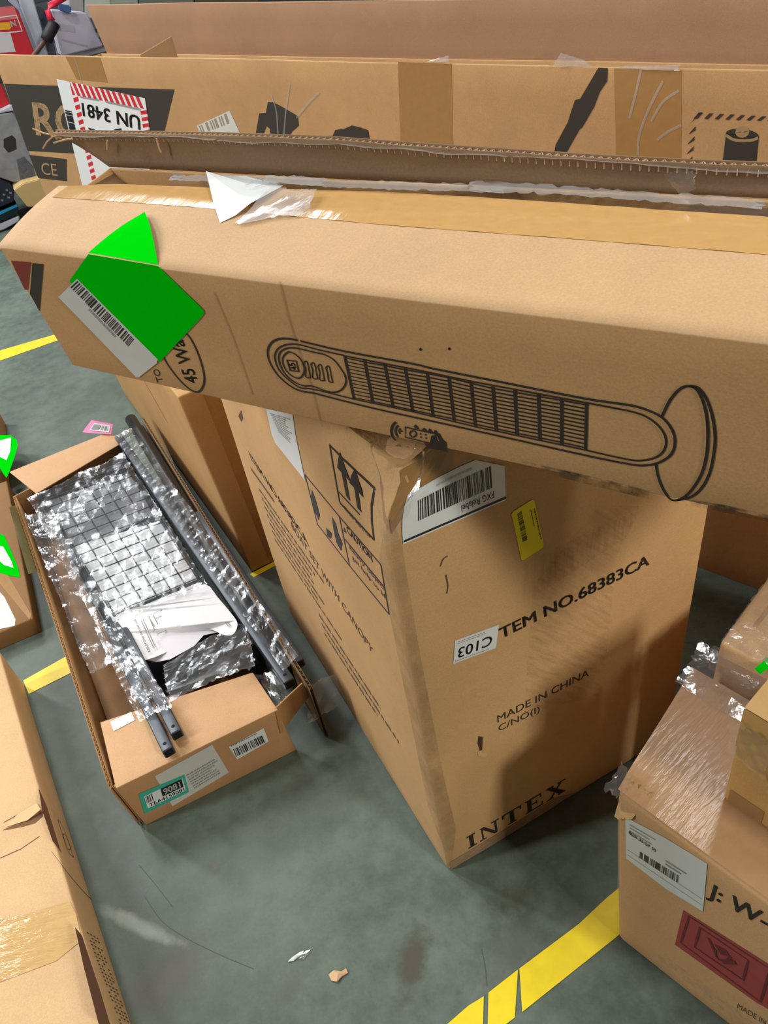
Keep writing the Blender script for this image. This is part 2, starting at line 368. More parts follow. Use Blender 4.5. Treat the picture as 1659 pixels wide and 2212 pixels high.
# ------------------------------------------------------------------ floor
def floor_material():
    t = NT('painted_concrete'); o = t.n('ShaderNodeTexCoord').outputs['Object']
    a = t.noise(o, 3.2, 6, .65); b = t.noise(o, 22, 5, .7); c = t.noise(o, 160, 2)
    col = t.mix(t.ramp(a, .40, .62, (0, 0, 0, 1), (1, 1, 1, 1)), lin(70, 81, 73), lin(102, 116, 106)); col = t.mix(.4, col, t.mix(t.ramp(b, .36, .64, (0, 0, 0, 1), (1, 1, 1, 1)), lin(68, 79, 72), lin(106, 120, 109))); col = t.mix(.16, col, t.mix(c, lin(60, 68, 62), lin(118, 130, 122)))
    sp = t.n('ShaderNodeSeparateXYZ'); t.l(o, sp.inputs[0])
    for (px, py, rx, ry, ang, k, cc) in ((893, 2075, .026, .075, -25, .85, (72, 66, 56)), (465, 1878, .012, .016, 20, .5, (92, 86, 78)), (345, 2120, .10, .06, 30, .5, (92, 84, 78)), (1110, 1940, .05, .03, 20, .55, (66, 66, 52)), (630, 2130, .05, .02, 40, .45, (84, 84, 80)), (1100, 2060, .09, .04, 30, .4, (88, 88, 86)), (300, 2000, .015, .10, 60, .5, (170, 176, 170)), (640, 1700, .12, .05, 40, .3, (84, 82, 76)), (230, 1610, .04, .06, 40, .45, (70, 74, 70))):
        P = fl(px, py); mp = t.n('ShaderNodeMapping'); mp.vector_type = 'TEXTURE'; mp.inputs['Location'].default_value = tuple(P); mp.inputs['Rotation'].default_value = (0, 0, math.radians(ang)); mp.inputs['Scale'].default_value = (rx, ry, 1)
        t.l(o, mp.inputs[0]); ln = t.n('ShaderNodeVectorMath', operation='LENGTH'); t.l(mp.outputs[0], ln.inputs[0])
        hf = t.n('ShaderNodeMath', operation='MULTIPLY'); t.l(ln.outputs['Value'], hf.inputs[0]); hf.inputs[1].default_value = .4
        ad = t.n('ShaderNodeMath', operation='MULTIPLY_ADD'); t.l(b, ad.inputs[0]); ad.inputs[1].default_value = .64; t.l(hf.outputs[0], ad.inputs[2])
        col = t.mix(t.ramp(ad.outputs[0], .48, .80, (k, k, k, 1), (0, 0, 0, 1)), col, lin(*cc))
    t.l(col, t.b.inputs['Base Color']); t.b.inputs['Specular IOR Level'].default_value = .35
    t.l(t.ramp(b, .3, .7, (.42, .42, .42, 1), (.62, .62, .62, 1)), t.b.inputs['Roughness']); t.l(t.bump(b, .12, .003), t.b.inputs['Normal']); return t.m
fm = MB(); fm.add([(-9, -3, 0), (9, -3, 0), (9, 15, 0), (-9, 15, 0)], [[0, 1, 2, 3]])
floor = fm.obj('floor', floor_material()); floor['kind'] = 'structure'
# fine cracks in the paint
CRM = plain('crack_line', (72, 84, 78), .8)
for pl in ([(313, 1937), (350, 1990), (400, 2025), (470, 2060), (548, 2093)], [(300, 1868), (335, 1910), (372, 1958)], [(1478, 1388), (1500, 1392), (1530, 1430)], [(1040, 2050), (1048, 2090), (1052, 2130)]):
    MB().line([fl(x, y, .0006) for x, y in opencurve(pl)], .0010, Z).obj('crack', CRM, floor)
def tape_strip(polys, label):
    r = fl(*polys[0][0]); root = thing('floor_tape', label, 'floor tape', r)
    for p in polys:
        m = MB(); a = [fl(x, y, .0012) for x, y in p]
        m.poly(a, .1); m.obj('tape_strip', M['floor_yellow'], root)
    finish(root); return root
tape_strip([[(940, 2235), (1012, 2172), (1045, 2152), (1043, 2232)], [(1053, 2232), (1055, 2144), (1119, 2094), (1112, 2198), (1064, 2234)], [(1122, 2092), (1250, 1996), (1312, 1938), (1420, 1850), (1480, 1900), (1334, 2022), (1128, 2186)]], 'yellow floor tape strip with two dark cracks running under the right front carton')
tape_strip([[(50, 1470), (142, 1418), (230, 1370), (250, 1410), (150, 1455), (62, 1499)]], 'short piece of yellow floor tape between the lower left carton and the open carton')
tape_strip([[(-160, 826), (0, 757), (120, 722), (330, 640), (360, 665), (120, 737), (0, 779), (-160, 850)]], 'far yellow floor tape strip left of the long fan carton')
tape_strip([[(540, 1240), (592, 1213), (720, 1150), (724, 1158), (596, 1221), (548, 1247)]], 'thin yellow floor tape sliver at the foot of the brown carton behind')
# ------------------------------------------------------------------ big pool-boat carton
A = fl(970, 1882); B = fl(1446, 1593); Dp = fl(629, 1327); Cp = B+Dp-A
HB = 1.04
lean = V(0, 0, 0)
root = thing('cardboard_box', 'large brown carton printed INTEX and ITEM NO.68383CA, standing upright under the fan carton', 'box', (A+Cp)/2)
T = [p+Z*HB for p in (A, B, Cp, Dp)]
FR = Face(A, B, T[1], T[0]); LF = Face(Dp, A, T[0], T[3])
body = MB().rbox(boxC(A, B, Cp, Dp, *T), .009, .03).obj('carton_body', M['kraft_v'], root, True)
pr = MB()
ptext(pr, FR, 'TEM NO.68383CA', (1080, 1378), (1400, 1217), (1076, 1356), bold=.022)
pr.obj('printed_text', M['ink'], root); pr = MB()
ptext(pr, FR, 'MADE IN CHINA', (1074, 1559), (1270.5, 1457.5), (1073, 1544))
pr.obj('printed_text', M['ink'], root); pr = MB()
ptext(pr, FR, 'C/NO(I)', (1076.5, 1578), (1164.7, 1535), (1075.7, 1565))
pr.obj('printed_text', M['ink'], root); pr = MB()
# slab-serif word drawn letter by letter
I0, I1, I2 = FR.hit(1008, 1835, .0006), FR.hit(1226, 1704, .0006), FR.hit(1003, 1810, .0006)
def slab_word(mb, word, P0, P1, P2):
    G = {'I': [[(.1, 0), (.5, 0), (.5, .09), (.1, .09)], [(.2, .05), (.4, .05), (.4, .95), (.2, .95)], [(.1, .91), (.5, .91), (.5, 1), (.1, 1)]],
         'N': [[(0, 0), (.32, 0), (.32, .08), (0, .08)], [(.12, .05), (.2, .05), (.2, .95), (.12, .95)], [(.02, 1), (.28, 1), (.88, 0), (.7, 0), (.12, .93)], [(.76, 0), (.86, 0), (.86, .95), (.76, .95)], [(.62, .92), (1, .92), (1, 1), (.62, 1)]],
         'T': [[(.28, 0), (.72, 0), (.72, .08), (.28, .08)], [(.39, .05), (.61, .05), (.61, .95), (.39, .95)], [(.02, .92), (.98, .92), (.98, 1), (.02, 1)], [(.02, .7), (.08, .7), (.16, .94), (.02, .94)], [(.98, .7), (.92, .7), (.84, .94), (.98, .94)]],
         'E': [[(.05, 0), (.92, 0), (.92, .09), (.05, .09)], [(.15, .05), (.37, .05), (.37, .95), (.15, .95)], [(.05, .92), (.88, .92), (.88, 1), (.05, 1)], [(.37, .47), (.62, .47), (.62, .55), (.37, .55)], [(.58, .36), (.65, .36), (.65, .66), (.58, .66)], [(.85, .05), (.92, .05), (.95, .3), (.88, .3)], [(.81, .72), (.88, .72), (.88, .95), (.81, .95)]],
         'X': [[(.0, 1), (.27, 1), (1, 0), (.72, 0)], [(.74, 1), (.86, 1), (.26, 0), (.13, 0)], [(0, 0), (.38, 0), (.38, .08), (0, .08)], [(.6, 0), (1, 0), (1, .08), (.6, .08)], [(0, .92), (.4, .92), (.4, 1), (0, 1)], [(.6, .92), (1, .92), (1, 1), (.6, 1)]]}
    x = 0; wd = {'I': .6}; tot = sum(wd.get(c, 1.0)*1.12 for c in word)
    for c in word:
        for g in G[c]:
            mb.poly([P0+(P1-P0)*(x+px)/tot+(P2-P0)*py for px, py in g])
        x += wd.get(c, 1.0)*1.12
slab_word(pr, 'INTEX', I0, I1, I2); pr.obj('printed_wordmark', M['ink'], root); pr = MB()
# left side: item text, paragraph, handling marks
ptext(pr, LF, 'ITEM NO.68383CA', (546, 997), (670, 1183), (537.5, 975), bold=.006)
pr2 = MB(); ptext(pr2, LF, 'BOAT SET WITH CANOPY', (632, 1141), (806, 1413), (630, 1126))
pr.obj('printed_text', M['ink'], root); pr = MB()
for a, b, c, d in ((712, 961, 787, 1045), (787, 1045, 808, 1165), (808, 1165, 735, 1086), (735, 1086, 712, 961)): pr.line(pxs(LF, [(a, b), (c, d)], .0006), .0045, LF.n())
pr.line(pxs(LF, [(733, 1063), (777, 1111)], .0006), .003, LF.n())
for (a, b) in (((739, 1014), (753, 1077)), ((764, 1046), (776, 1101))):
    pr.line(pxs(LF, [a, b], .0006), .012, LF.n()); P = LF.hit(*a, .0006); e = unit(LF.c[1]-LF.c[0]); pr.poly([P-e*.018-Z*.008, P+e*.018-Z*.008, P+Z*.03])
ptext(pr, LF, 'THIS SIDE UP', (746, 1102), (802, 1165), (744, 1092))
pr.obj('upright_mark', M['ink'], root); pr = MB()
for seg in (((660, 1026), (734, 1116)), ((734, 1116), (756, 1222)), ((687, 1133), (756, 1222)), ((660, 1026), (687, 1133)), ((734, 1116), (823, 1219)), ((823, 1219), (841, 1326)), ((756, 1222), (841, 1326)), ((742, 1160), (831, 1268))): pr.line(pxs(LF, seg, .0006), .0035, LF.n())
ptext(pr, LF, '\u25b2CAUTION' if False else 'CAUTION', (752, 1150), (806, 1214), (748, 1134), bold=.01)
pr.poly(pxs(LF, [(743, 1147), (750, 1153), (744, 1138)], .0006))
ptext(pr, LF, 'heavy object', (757, 1186), (834, 1279), (755, 1176)); ptext(pr, LF, 'get help to lift', (762, 1206), (838, 1299), (760, 1196))
for F4 in ([(675, 1058), (683, 1080), (692, 1112), (690, 1125), (679, 1100), (673, 1075)], [(718, 1116), (727, 1132), (731, 1150), (741, 1174), (738, 1190), (728, 1172), (722, 1146)], [(706, 1140), (718, 1152), (716, 1164), (708, 1158)]): pr.poly(pxs(LF, F4, .0006))
pr.obj('caution_mark', M['ink_blue'], root)
ps = MB(); ps.dashes(LF, .14, .345, .60, .515, .0006, 3, .34, 7)
ps.dashes(LF, .42, .235, .86, .325, .0006, 5, .34, 3); ps.dashes(LF, .12, .535, .37, .56, .0006, 15, .4, 1)
o_ = ps.obj('small_print', plain('thin_brown_print', (104, 84, 66), .8), root); o_['kind'] = 'stuff'; pr2.obj('printed_text', M['ink_soft'], root)
# dirty band along the front corner and streaks on the front
MB().poly(pxs(FR, [(838, 1110), (868, 1180), (905, 1400), (955, 1660), (985, 1790), (975, 1868), (966, 1872), (894, 1480), (832, 1130)], .0004)).obj('grime', scuff_mat('corner_grime', (122, 110, 86), .3, .8, 14, .38), root)
MB().poly(pxs(LF, [(826, 1128), (890, 1478), (958, 1830), (925, 1740), (870, 1470), (820, 1210)], .0004)).obj('grime', scuff_mat('corner_grime_side', (128, 112, 88), .3, .8, 14, .38), root)
MB().poly(pxs(FR, [(1150, 1260), (1290, 1090), (1380, 1090), (1330, 1200), (1300, 1500), (1130, 1540)], .0004)).obj('scuff', M['streak'], root)
MB().poly(pxs(FR, [(1120, 1220), (1300, 1130), (1380, 1100), (1350, 1160), (1130, 1300)], .00045)).obj('scuff', M['streak'], root)
# puncture and rub marks
MB().poly(pxs(FR, [(1033, 1588), (1042, 1590), (1041, 1618), (1036, 1620), (1031, 1604)], .0006)).obj('puncture', plain('torn_hole', (74, 44, 28), .9), root)
MB().poly([FR.hit(1030, 1621, .001), FR.hit(1050, 1622, .006), FR.hit(1044, 1630, .004), FR.hit(1032, 1630, .001)]).obj('torn_lip', M['kraft_light'], root)
MB().line(pxs(FR, opencurve([(950, 1222), (956, 1206), (966, 1199)]), .0006), .002, FR.n()).line(pxs(FR, opencurve([(962, 1240), (966, 1262), (964, 1280)]), .0006), .002, FR.n()).obj('dent_line', M['ink_soft'], root)
MB().poly(pxs(LF, [(522, 887), (526, 905), (522, 912), (516, 900)], .0006)).obj('puncture', plain('torn_hole_side', (104, 72, 44), .9), root)
# tape at the top of the front, crumpled tape on the crushed corner
MB().poly(pxs(FR, [(806, 985), (900, 955), (1010, 955), (1085, 990), (1010, 1000), (860, 1055), (862, 1110), (842, 1150), (828, 1112)], .0008)).obj('packing_tape', M['tape_brown'], root)
TOPF = Face(T[0], T[1], T[2], T[3])
tp = MB(); cn = T[0]; eu = unit(B-A); ev = unit(Dp-A)
tp.poly([cn+Z*.0008+eu*a+ev*b for a, b in ((.0, .0), (.22, 0), (.22, .05), (.06, .2), (0, .2))], .012); tp.obj('packing_tape', M['tape_wet'], root)
vs, fs = film_sheet(Face(cn-ev*0-eu*0-Z*.14-V(.004, .006, 0), cn+eu*.035-Z*.10+FR.n()*.004, cn+eu*.05+Z*.004, cn+ev*.06+Z*.006), 22, 22, .006, 4, .001, .1)
MB_ = MB(); MB_.add(vs, fs); MB_.obj('film', M['film'], root)
# bottom edge tape
MB().poly(pxs(FR, [(974, 1860), (1090, 1790), (1200, 1722), (1240, 1712), (1180, 1752), (1060, 1826), (975, 1876)], .0007)).obj('packing_tape', tape_mat('dirty_clear_tape', (170, 138, 104), .18, .9, 30, (1, 1, 1)), root)
# courier label
LB = Face(FR.hit(868, 1173, .0009), FR.hit(1090, 1077, .0009), FR.hit(1087, 993, .0009), FR.hit(851.5, 1056, .0009))
lab = MB().poly(pxs(FR, [(868, 1173), (1089.5, 1077), (1087, 1003), (1023, 990), (851.5, 1056)], .0016)).obj('shipping_label', M['paper'], root)
q = MB(); BQ = FR.sub([(898, 1121.5), (1062, 1049), (1059, 1002), (889, 1074)], .0021); q.bars(BQ, 0, 0, 1, 1, 0, 42, 11)
ptext(q, FR, 'FXG Relabel', (1063, 1056.5), (993, 1089), (1064.5, 1071), .0021)
q.line(pxs(FR, [(869, 1166.5), (1089.5, 1071)], .0021), .0036, FR.n()); q.obj('label_print', M['blackp'], lab)
q = MB(); q.dashes(FR.sub([(895, 1062), (1050, 998), (1049, 990), (893, 1054)], .0021), .25, 0, 1, 1, 0, 6, .6, 1); q.obj('fine_print', M['grey_lt'], lab)
# yellow label
pl = [(1106, 1102), (1147, 1076), (1152, 1078), (1172, 1172), (1170, 1180), (1130, 1206), (1124, 1206), (1102.5, 1108)]
lab = MB().poly(pxs(FR, pl, .0009)).obj('yellow_label', M['yellow'], root); lab['label'] = 'yellow barcode sticker on the front'
q = MB(); YQ = FR.sub([(1126.5, 1167.5), (1114, 1107), (1124, 1099), (1137, 1162)], .0012); q.bars(YQ, 0, 0, 1, 1, 0, 22, 5)
q.dashes(FR.sub([(1166, 1172), (1146, 1084), (1151, 1081), (1170, 1168)], .0012), 0.1, 0, 1, 1, 0, 9, .5, 1); q.dashes(FR.sub([(1150, 1136), (1140, 1092), (1144, 1089), (1153, 1130)], .0012), 0, 0, 1, 1, 0, 12, .45, 1); q.obj('label_print', plain('olive_print', (70, 68, 10), .6), lab)
# white C103 sticker
lab = MB().poly(pxs(FR, [(978, 1432), (1069.5, 1397), (1076, 1346.5), (981.5, 1381.5)], .0009)).obj('white_sticker', M['paper'], root); lab['label'] = 'white sticker reading C103'
q = MB(); ptext(q, FR, 'C103', (1062, 1368.5), (989.5, 1398), (1059.5, 1390.5), .0012, .01); q.obj('label_print', M['blackp'], lab)
q = MB(); q.dashes(FR.sub([(987, 1390), (1068, 1360), (1069, 1352), (988, 1382)], .0012), 0, 0, 1, 1, 0, 6, .3, 2); q.dashes(FR.sub([(982, 1428), (1064, 1397), (1065, 1393), (982, 1424)], .0012), 0, 0, 1, 1, 0, 7, .4, 1); q.obj('fine_print', M['grey'], lab)
# white label on the left side
lab = MB().poly(pxs(LF, [(576.7, 884), (634, 896), (640, 940), (661, 1039), (596, 957), (589, 940)], .0009)).obj('shipping_label', M['paper'], root)
q = MB(); q.dashes(LF.sub([(606, 938), (636, 968), (633, 905), (585, 892)], .0012), 0, .05, 1, 1, 0, 3, .45, 12); q.obj('label_print', M['grey'], lab)
crush = dent(T[0]+V(0, 0, .0), .075, (.030, .026, -.045))
def crinkle(a):
    d = np.exp(-((a-T[0])**2).sum(1)/.045**2); s = np.sin(a @ V(140, 90, 60))+np.sin(a @ V(-60, 150, 110)+1); return a + (d*s*.004)[:, None]*V(.5, .5, 1)
finish(root, [wobble(1, .0016, 4), crush, crinkle])
# ------------------------------------------------------------------ long tower-fan carton lying across it
O = V(-0.40876494, 1.05117719, 1.045); U = V(0.80201934, -0.59727455, -0.00530066); VV = V(-0.06852062, -0.10081793, 0.99254253); WW = V(0.59335479, 0.79567509, 0.12178355)
LFN, HFN, DFN = 1.22, .1895, .2184
def fb(a, b, c): return O+U*a+VV*b+WW*c
root = thing('cardboard_box', 'long tan carton printed with a tower fan, across the upright carton with torn flap', 'box', fb(.5, 0, .1))
FF = Face(fb(0, 0, 0), fb(LFN, 0, 0), fb(LFN, HFN, 0), fb(-.004, HFN, 0))
TF = Face(fb(-.004, HFN, 0), fb(LFN, HFN, 0), fb(LFN, HFN, .19), fb(-.03, HFN, .165))
t = .005
mb = MB(); mb.slab(*FF.c, t, .0023, .04)
mb.slab(fb(0, 0, DFN), fb(0, 0, 0), fb(-.004, HFN, 0), fb(-.004, HFN, DFN), t, .0023)
mb.slab(fb(LFN, 0, DFN), fb(0, 0, DFN), fb(0, HFN, DFN), fb(LFN, HFN, DFN), t, .0023)
mb.slab(fb(0, 0, DFN), fb(LFN, 0, DFN), fb(LFN, 0, 0), fb(0, 0, 0), t, .0023)
mb.slab(fb(LFN, 0, 0), fb(LFN, 0, DFN), fb(LFN, HFN, DFN), fb(LFN, HFN, 0), t, .0023)
body = mb.obj('carton_body', cardboard('fan_carton_board', (196, 154, 106), flute='X', flute_k=.05), root, True)
# near flap, closed, with ragged slot edge
ed = [TF.uv(x, y)[0:2] for x, y in ((130, 404), (250, 399), (450, 406), (620, 409), (830, 414), (1050, 428), (1255, 443), (1450, 458), (1659, 472), (1900, 492))]
def flap_pt(u, k):
    us = [e[0] for e in ed]; w = np.interp(u, us, [e[1] for e in ed]); return w*k
nu, nv = 60, 8
vs = []; 
for j in range(nv+1):
    for i in range(nu+1):
        u = i/nu*(1.0)-.004*(1-i/nu); k = j/nv; w = flap_pt(u, k)
        if i == 0: u += (ed[0][0]-0)*k
        vs.append(TF.pt(u, w)+VV*(.0003+.004*math.sin(k*3.0)))
w_ = nu+1; fs = [[j*w_+i, j*w_+i+1, (j+1)*w_+i+1, (j+1)*w_+i] for j in range(nv) for i in range(nu)]
uvs = [[((v % w_)/nu*LFN, (v//w_)/nv*.19) for v in f] for f in fs]
nearflap = obj('top_flap', newmesh('top_flap', vs, fs, uvs, True), cardboard('fan_flap_board', (196, 160, 120), flute='X', flute_k=.06), root)
md = nearflap.modifiers.new('thick', 'SOLIDIFY'); md.thickness = .005; md.offset = -1
# packing tape band along the slot
vs = []; nt = 70
tl = [TF.uv(x, y)[1] for x, y in ((150, 434), (450, 455), (830, 492), (1255, 527), (1659, 562))]; tu = [TF.uv(x, y)[0] for x, y in ((150, 434), (450, 455), (830, 492), (1255, 527), (1659, 562))]
for i in range(nt+1):
    u = ed[0][0]+.012+(1-ed[0][0]-.012)*i/nt; w0 = np.interp(u, tu, tl); w1 = flap_pt(u, 1)
    for j in range(6):
        w = w0+(w1-w0)*j/5; vs.append(TF.pt(u, w)+VV*(.0008+.004*math.sin(w/w1*3.0)+.0003*math.sin(i*1.7)*math.sin(j*2.1+i*.3)))
fs = [[i*6+j, (i+1)*6+j, (i+1)*6+j+1, i*6+j+1] for i in range(nt) for j in range(5)]
uvs = [[((v//6)/nt*LFN, (v % 6)*.02) for v in f] for f in fs]
obj('packing_tape', newmesh('packing_tape', vs, fs, uvs, True), tape_mat('fan_top_tape', (204, 160, 100), .14, .16, 10, (4, .5, 1)), root)
# standing far flap: two liners and a fluted core
FLP = Face(fb(-.006, HFN, DFN), fb(LFN, HFN, DFN), fb(LFN, HFN+.2, DFN), fb(0, HFN+.2, DFN))
topl = [FLP.hit(x, y) for x, y in ((108, 288), (200, 289), (330, 291), (460, 293), (700, 301), (920, 318), (1100, 331), (1300, 346), (1480, 356), (1659, 364), (1900, 384))]
botl = [FLP.pt(0, 0)+(FLP.pt(1, 0)-FLP.pt(0, 0))*k for k in (0, .05, .12, .2, .33, .45, .55, .66, .75, .85, 1)]
def liner(off, shrink):
    vs = []; nn = 60; kk = np.linspace(0, 10, nn+1)
    for x in kk:
        i = min(int(x), 9); f = x-i; a = botl[i]+(botl[i+1]-botl[i])*f; b = topl[i]+(topl[i+1]-topl[i])*f
        for j in range(6): vs.append(a+(b-a)*(j/5)*(1-shrink*(.5+.5*math.sin(x*7)))+WW*off*(1)+WW*.006*math.sin(j/5*2.5))
    fs = [[i*6+j, (i+1)*6+j, (i+1)*6+j+1, i*6+j+1] for i in range(nn) for j in range(5)]; return vs, fs
fb2 = MB(); fb2.add(*liner(0, .02)); v2, f2 = liner(.0075, 0); fb2.add(v2, [f[::-1] for f in f2]); 
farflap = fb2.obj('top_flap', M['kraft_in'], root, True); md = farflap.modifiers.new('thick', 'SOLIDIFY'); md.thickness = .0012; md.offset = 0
ce = MB()
for a, b in zip(topl[:-1], topl[1:]):
    n = max(3, int(np.linalg.norm(b-a)/.0085)); flute_edge(ce, a+WW*.006*math.sin(2.5)+WW*.0006-VV*.001, b+WW*.006*math.sin(2.5)+WW*.0006-VV*.001, WW*.0062, -VV, n, .01)
ce.obj('fluted_core', M['core'], farflap)
# clear tape left on the torn edge
EF = film_mat('whitish_torn_tape', .3, .6)
for k, (i0, i1, sd, up) in enumerate(((0, 3, 21, .010), (3, 6, 22, .005), (6, 10, 23, .009))):
    a, b = topl[i0], topl[i1]; F = Face(a+WW*.013-VV*.002, b+WW*.013-VV*.002, b-WW*.001+VV*.001, a-WW*.001+VV*.001)
    vs, fs = film_sheet(F, 60, 4, .004, sd, .001, .03); m = MB(); m.add(vs, fs); m.obj('torn_tape', EF, farflap)
a = FLP.hit(1425, 360); F = Face(FLP.hit(1480, 415)-WW*.01, FLP.hit(1515, 395)-WW*.012, FLP.hit(1510, 362)-WW*.003, FLP.hit(1428, 362)-WW*.003)
vs, fs = film_sheet(F, 10, 10, .006, 31, .002, .12); m = MB(); m.add(vs, fs); m.obj('torn_tape', M['film'], farflap)
for a, b, c in (((340, 296), (346, 318), (350, 326)), ((235, 300), (233, 310), (234, 320)), ((118, 292), (105, 304), (97, 318)), ((160, 296), (140, 300), (120, 306)), ((110, 288), (90, 282), (75, 275))):
    MB().tube([FLP.hit(*p)-WW*.004 for p in (a, b, c)], .0012, 5).obj('torn_strand', M['kraft'], farflap)
# inner end flap at the left, folded in
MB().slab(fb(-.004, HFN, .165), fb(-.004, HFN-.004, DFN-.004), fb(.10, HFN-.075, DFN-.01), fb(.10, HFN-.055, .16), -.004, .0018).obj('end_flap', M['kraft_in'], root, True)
# film along the slot
for (x0, y0, x1, y1, sd, hh) in ((360, 400, 700, 408, 41, 8), (560, 407, 1100, 430, 42, 9), (1000, 424, 1660, 470, 43, 13)):
    F = Face(TF.hit(x0, y0)+VV*.002, TF.hit(x1, y1)+VV*.002, TF.hit(x1, y1-hh)+VV*.002+WW*.01, TF.hit(x0, y0-hh)+VV*.002+WW*.01)
    vs, fs = film_sheet(F, 50, 4, .004, sd, .002, .15); m = MB(); m.add(vs, fs); m.obj('torn_tape', M['film_w'], root)
F = Face(TF.hit(1420, 452)+WW*.006, TF.hit(1800, 480)+WW*.006, TF.hit(1760, 400)+WW*.03, TF.hit(1500, 448)+WW*.03)
vs, fs = film_sheet(F, 30, 12, .008, 44, -.01, .05); m = MB(); m.add(vs, fs); m.obj('torn_tape', M['film_s'], root)
# printed tower fan
o1 = .0006; nF = FF.n(); p = MB()
def c6(x, y): return (560+x/3.770, 700+y/3.770)
def c4(x, y): return (830+x/2.0012, 500+y/2.0012)
def c3(x, y): return (x/1.9988, 440+y/1.9988)
lw = .0027
outer = [c6(310, 122), c6(200, 107), c6(120, 125), c6(75, 175), c6(65, 240), c6(90, 320), c6(150, 410), c6(240, 490), c6(330, 535), c6(440, 553)]
outT = [c6(330, 128), c6(700, 215), c6(1250, 318), c4(210, 590), c4(480, 645), c4(700, 690), c4(900, 728), c4(1040, 748), c4(1110, 764), c4(1190, 800), c4(1235, 850), c4(1252, 905), c4(1238, 960), c4(1190, 996), c4(1130, 1010), c4(1060, 1006), c4(870, 968), c4(560, 898), c4(270, 832), c4(0, 772), c6(700, 622), c6(440, 553)]
p.line(pxs(FF, opencurve(outer), o1), lw, nF); p.line(pxs(FF, opencurve(outT, 4), o1), lw, nF)
inn = [c6(690, 247), c6(500, 205), c6(320, 158), c6(230, 156), c6(160, 182), c6(125, 235), c6(127, 295), c6(160, 370), c6(230, 442), c6(330, 510), c6(435, 522), c6(770, 604)]
p.line(pxs(FF, opencurve(inn), o1), lw*.8, nF)
pill = [c6(320, 190), c6(240, 184), c6(180, 207), c6(155, 250), c6(160, 310), c6(200, 390), c6(270, 455), c6(350, 492), c6(430, 497), c6(520, 530), c6(600, 548), c6(660, 532), c6(697, 485), c6(700, 430), c6(670, 370), c6(610, 290), c6(530, 240), c6(450, 222)]
p.line(pxs(FF, closedcurve(pill), o1), lw*.8, nF, True)
circ = [c6(225, 222), c6(190, 260), c6(187, 310), c6(215, 370), c6(265, 415), c6(320, 432), c6(355, 400), c6(362, 350), c6(340, 290), c6(300, 245), c6(260, 223)]
p.line(pxs(FF, closedcurve(circ), o1), lw*.8, nF, True)
p.line(pxs(FF, [c6(222, 285), c6(296, 292), c6(318, 378), c6(246, 368)], o1), lw, nF, True)
ptext(p, FF, '45', c6(305, 362), c6(278, 305), c6(262, 368), o1, .02)
for (x0, y0, x1, y1) in ((372, 295, 412, 428), (430, 307, 470, 437), (487, 322, 527, 452), (552, 334, 600, 465)):
    p.line(pxs(FF, closedcurve([c6(x0-13, y0+16), c6(x0+1, y0), c6(x0+16, y0+12), c6(x0+38, y1-14), c6(x1-2, y1), c6(x1-38, y1-8), c6(x0, y0+60)], 4), o1), lw*.6, nF, True)
tops = [c6(690, 250), c6(852, 285), c6(1015, 315), c6(1182, 350), c6(1360, 380), c6(1535, 415), c4(370, 645), c4(465, 668), c4(560, 685), c4(662, 703), c4(762, 720), c4(870, 740)]
bots = [c6(768, 604), c6(920, 635), c6(1085, 672), c6(1245, 708), c6(1410, 745), c6(1580, 782), c4(390, 838), c4(480, 858), c4(570, 878), c4(668, 898), c4(762, 918), c4(866, 942)]
for a, b in zip(tops, bots): p.line(pxs(FF, [a, b], o1), lw*1.25, nF)
tops_, bots_ = np.array(tops), np.array(bots)
for k in range(12):
    f = (k+.55)/12
    for i in range(11):
        a = tops_[i]+(bots_[i]-tops_[i])*f; b = tops_[i+1]+(bots_[i+1]-tops_[i+1])*f; p.line(pxs(FF, [a+(b-a)*.06, b], o1), lw*(.78 if i else .6), nF)
p.line(pxs(FF, [tops[0], (tops_[3]+tops_[4])/2, tops[6], tops[-1]], o1), lw*.8, nF)
p.line(pxs(FF, opencurve([c4(870, 740), c4(1000, 765), c4(1070, 780), c4(1130, 802), c4(1185, 845), c4(1212, 895), c4(1205, 945), c4(1165, 978), c4(1090, 990), c4(1000, 975), c4(866, 944)]), o1), lw*.85, nF)
p.line(pxs(FF, [c6(770, 604), c6(1245, 708), c4(390, 842), c4(866, 944)], o1), lw*.8, nF)
p.line(pxs(FF, opencurve([c4(1195, 800), c4(1230, 730), c4(1270, 684), c4(1310, 668), c4(1350, 690), c4(1380, 760), c4(1393, 850), c4(1390, 950), c4(1370, 1040), c4(1330, 1110), c4(1285, 1152), c4(1240, 1160), c4(1205, 1120), c4(1180, 1060), c4(1170, 1003)]), o1), lw, nF)
p.line(pxs(FF, opencurve([c4(1310, 668), c4(1350, 676), c4(1385, 720), c4(1411, 790), c4(1425, 880), c4(1420, 960), c4(1400, 1050), c4(1360, 1118), c4(1310, 1152), c4(1250, 1162)]), o1), lw, nF)
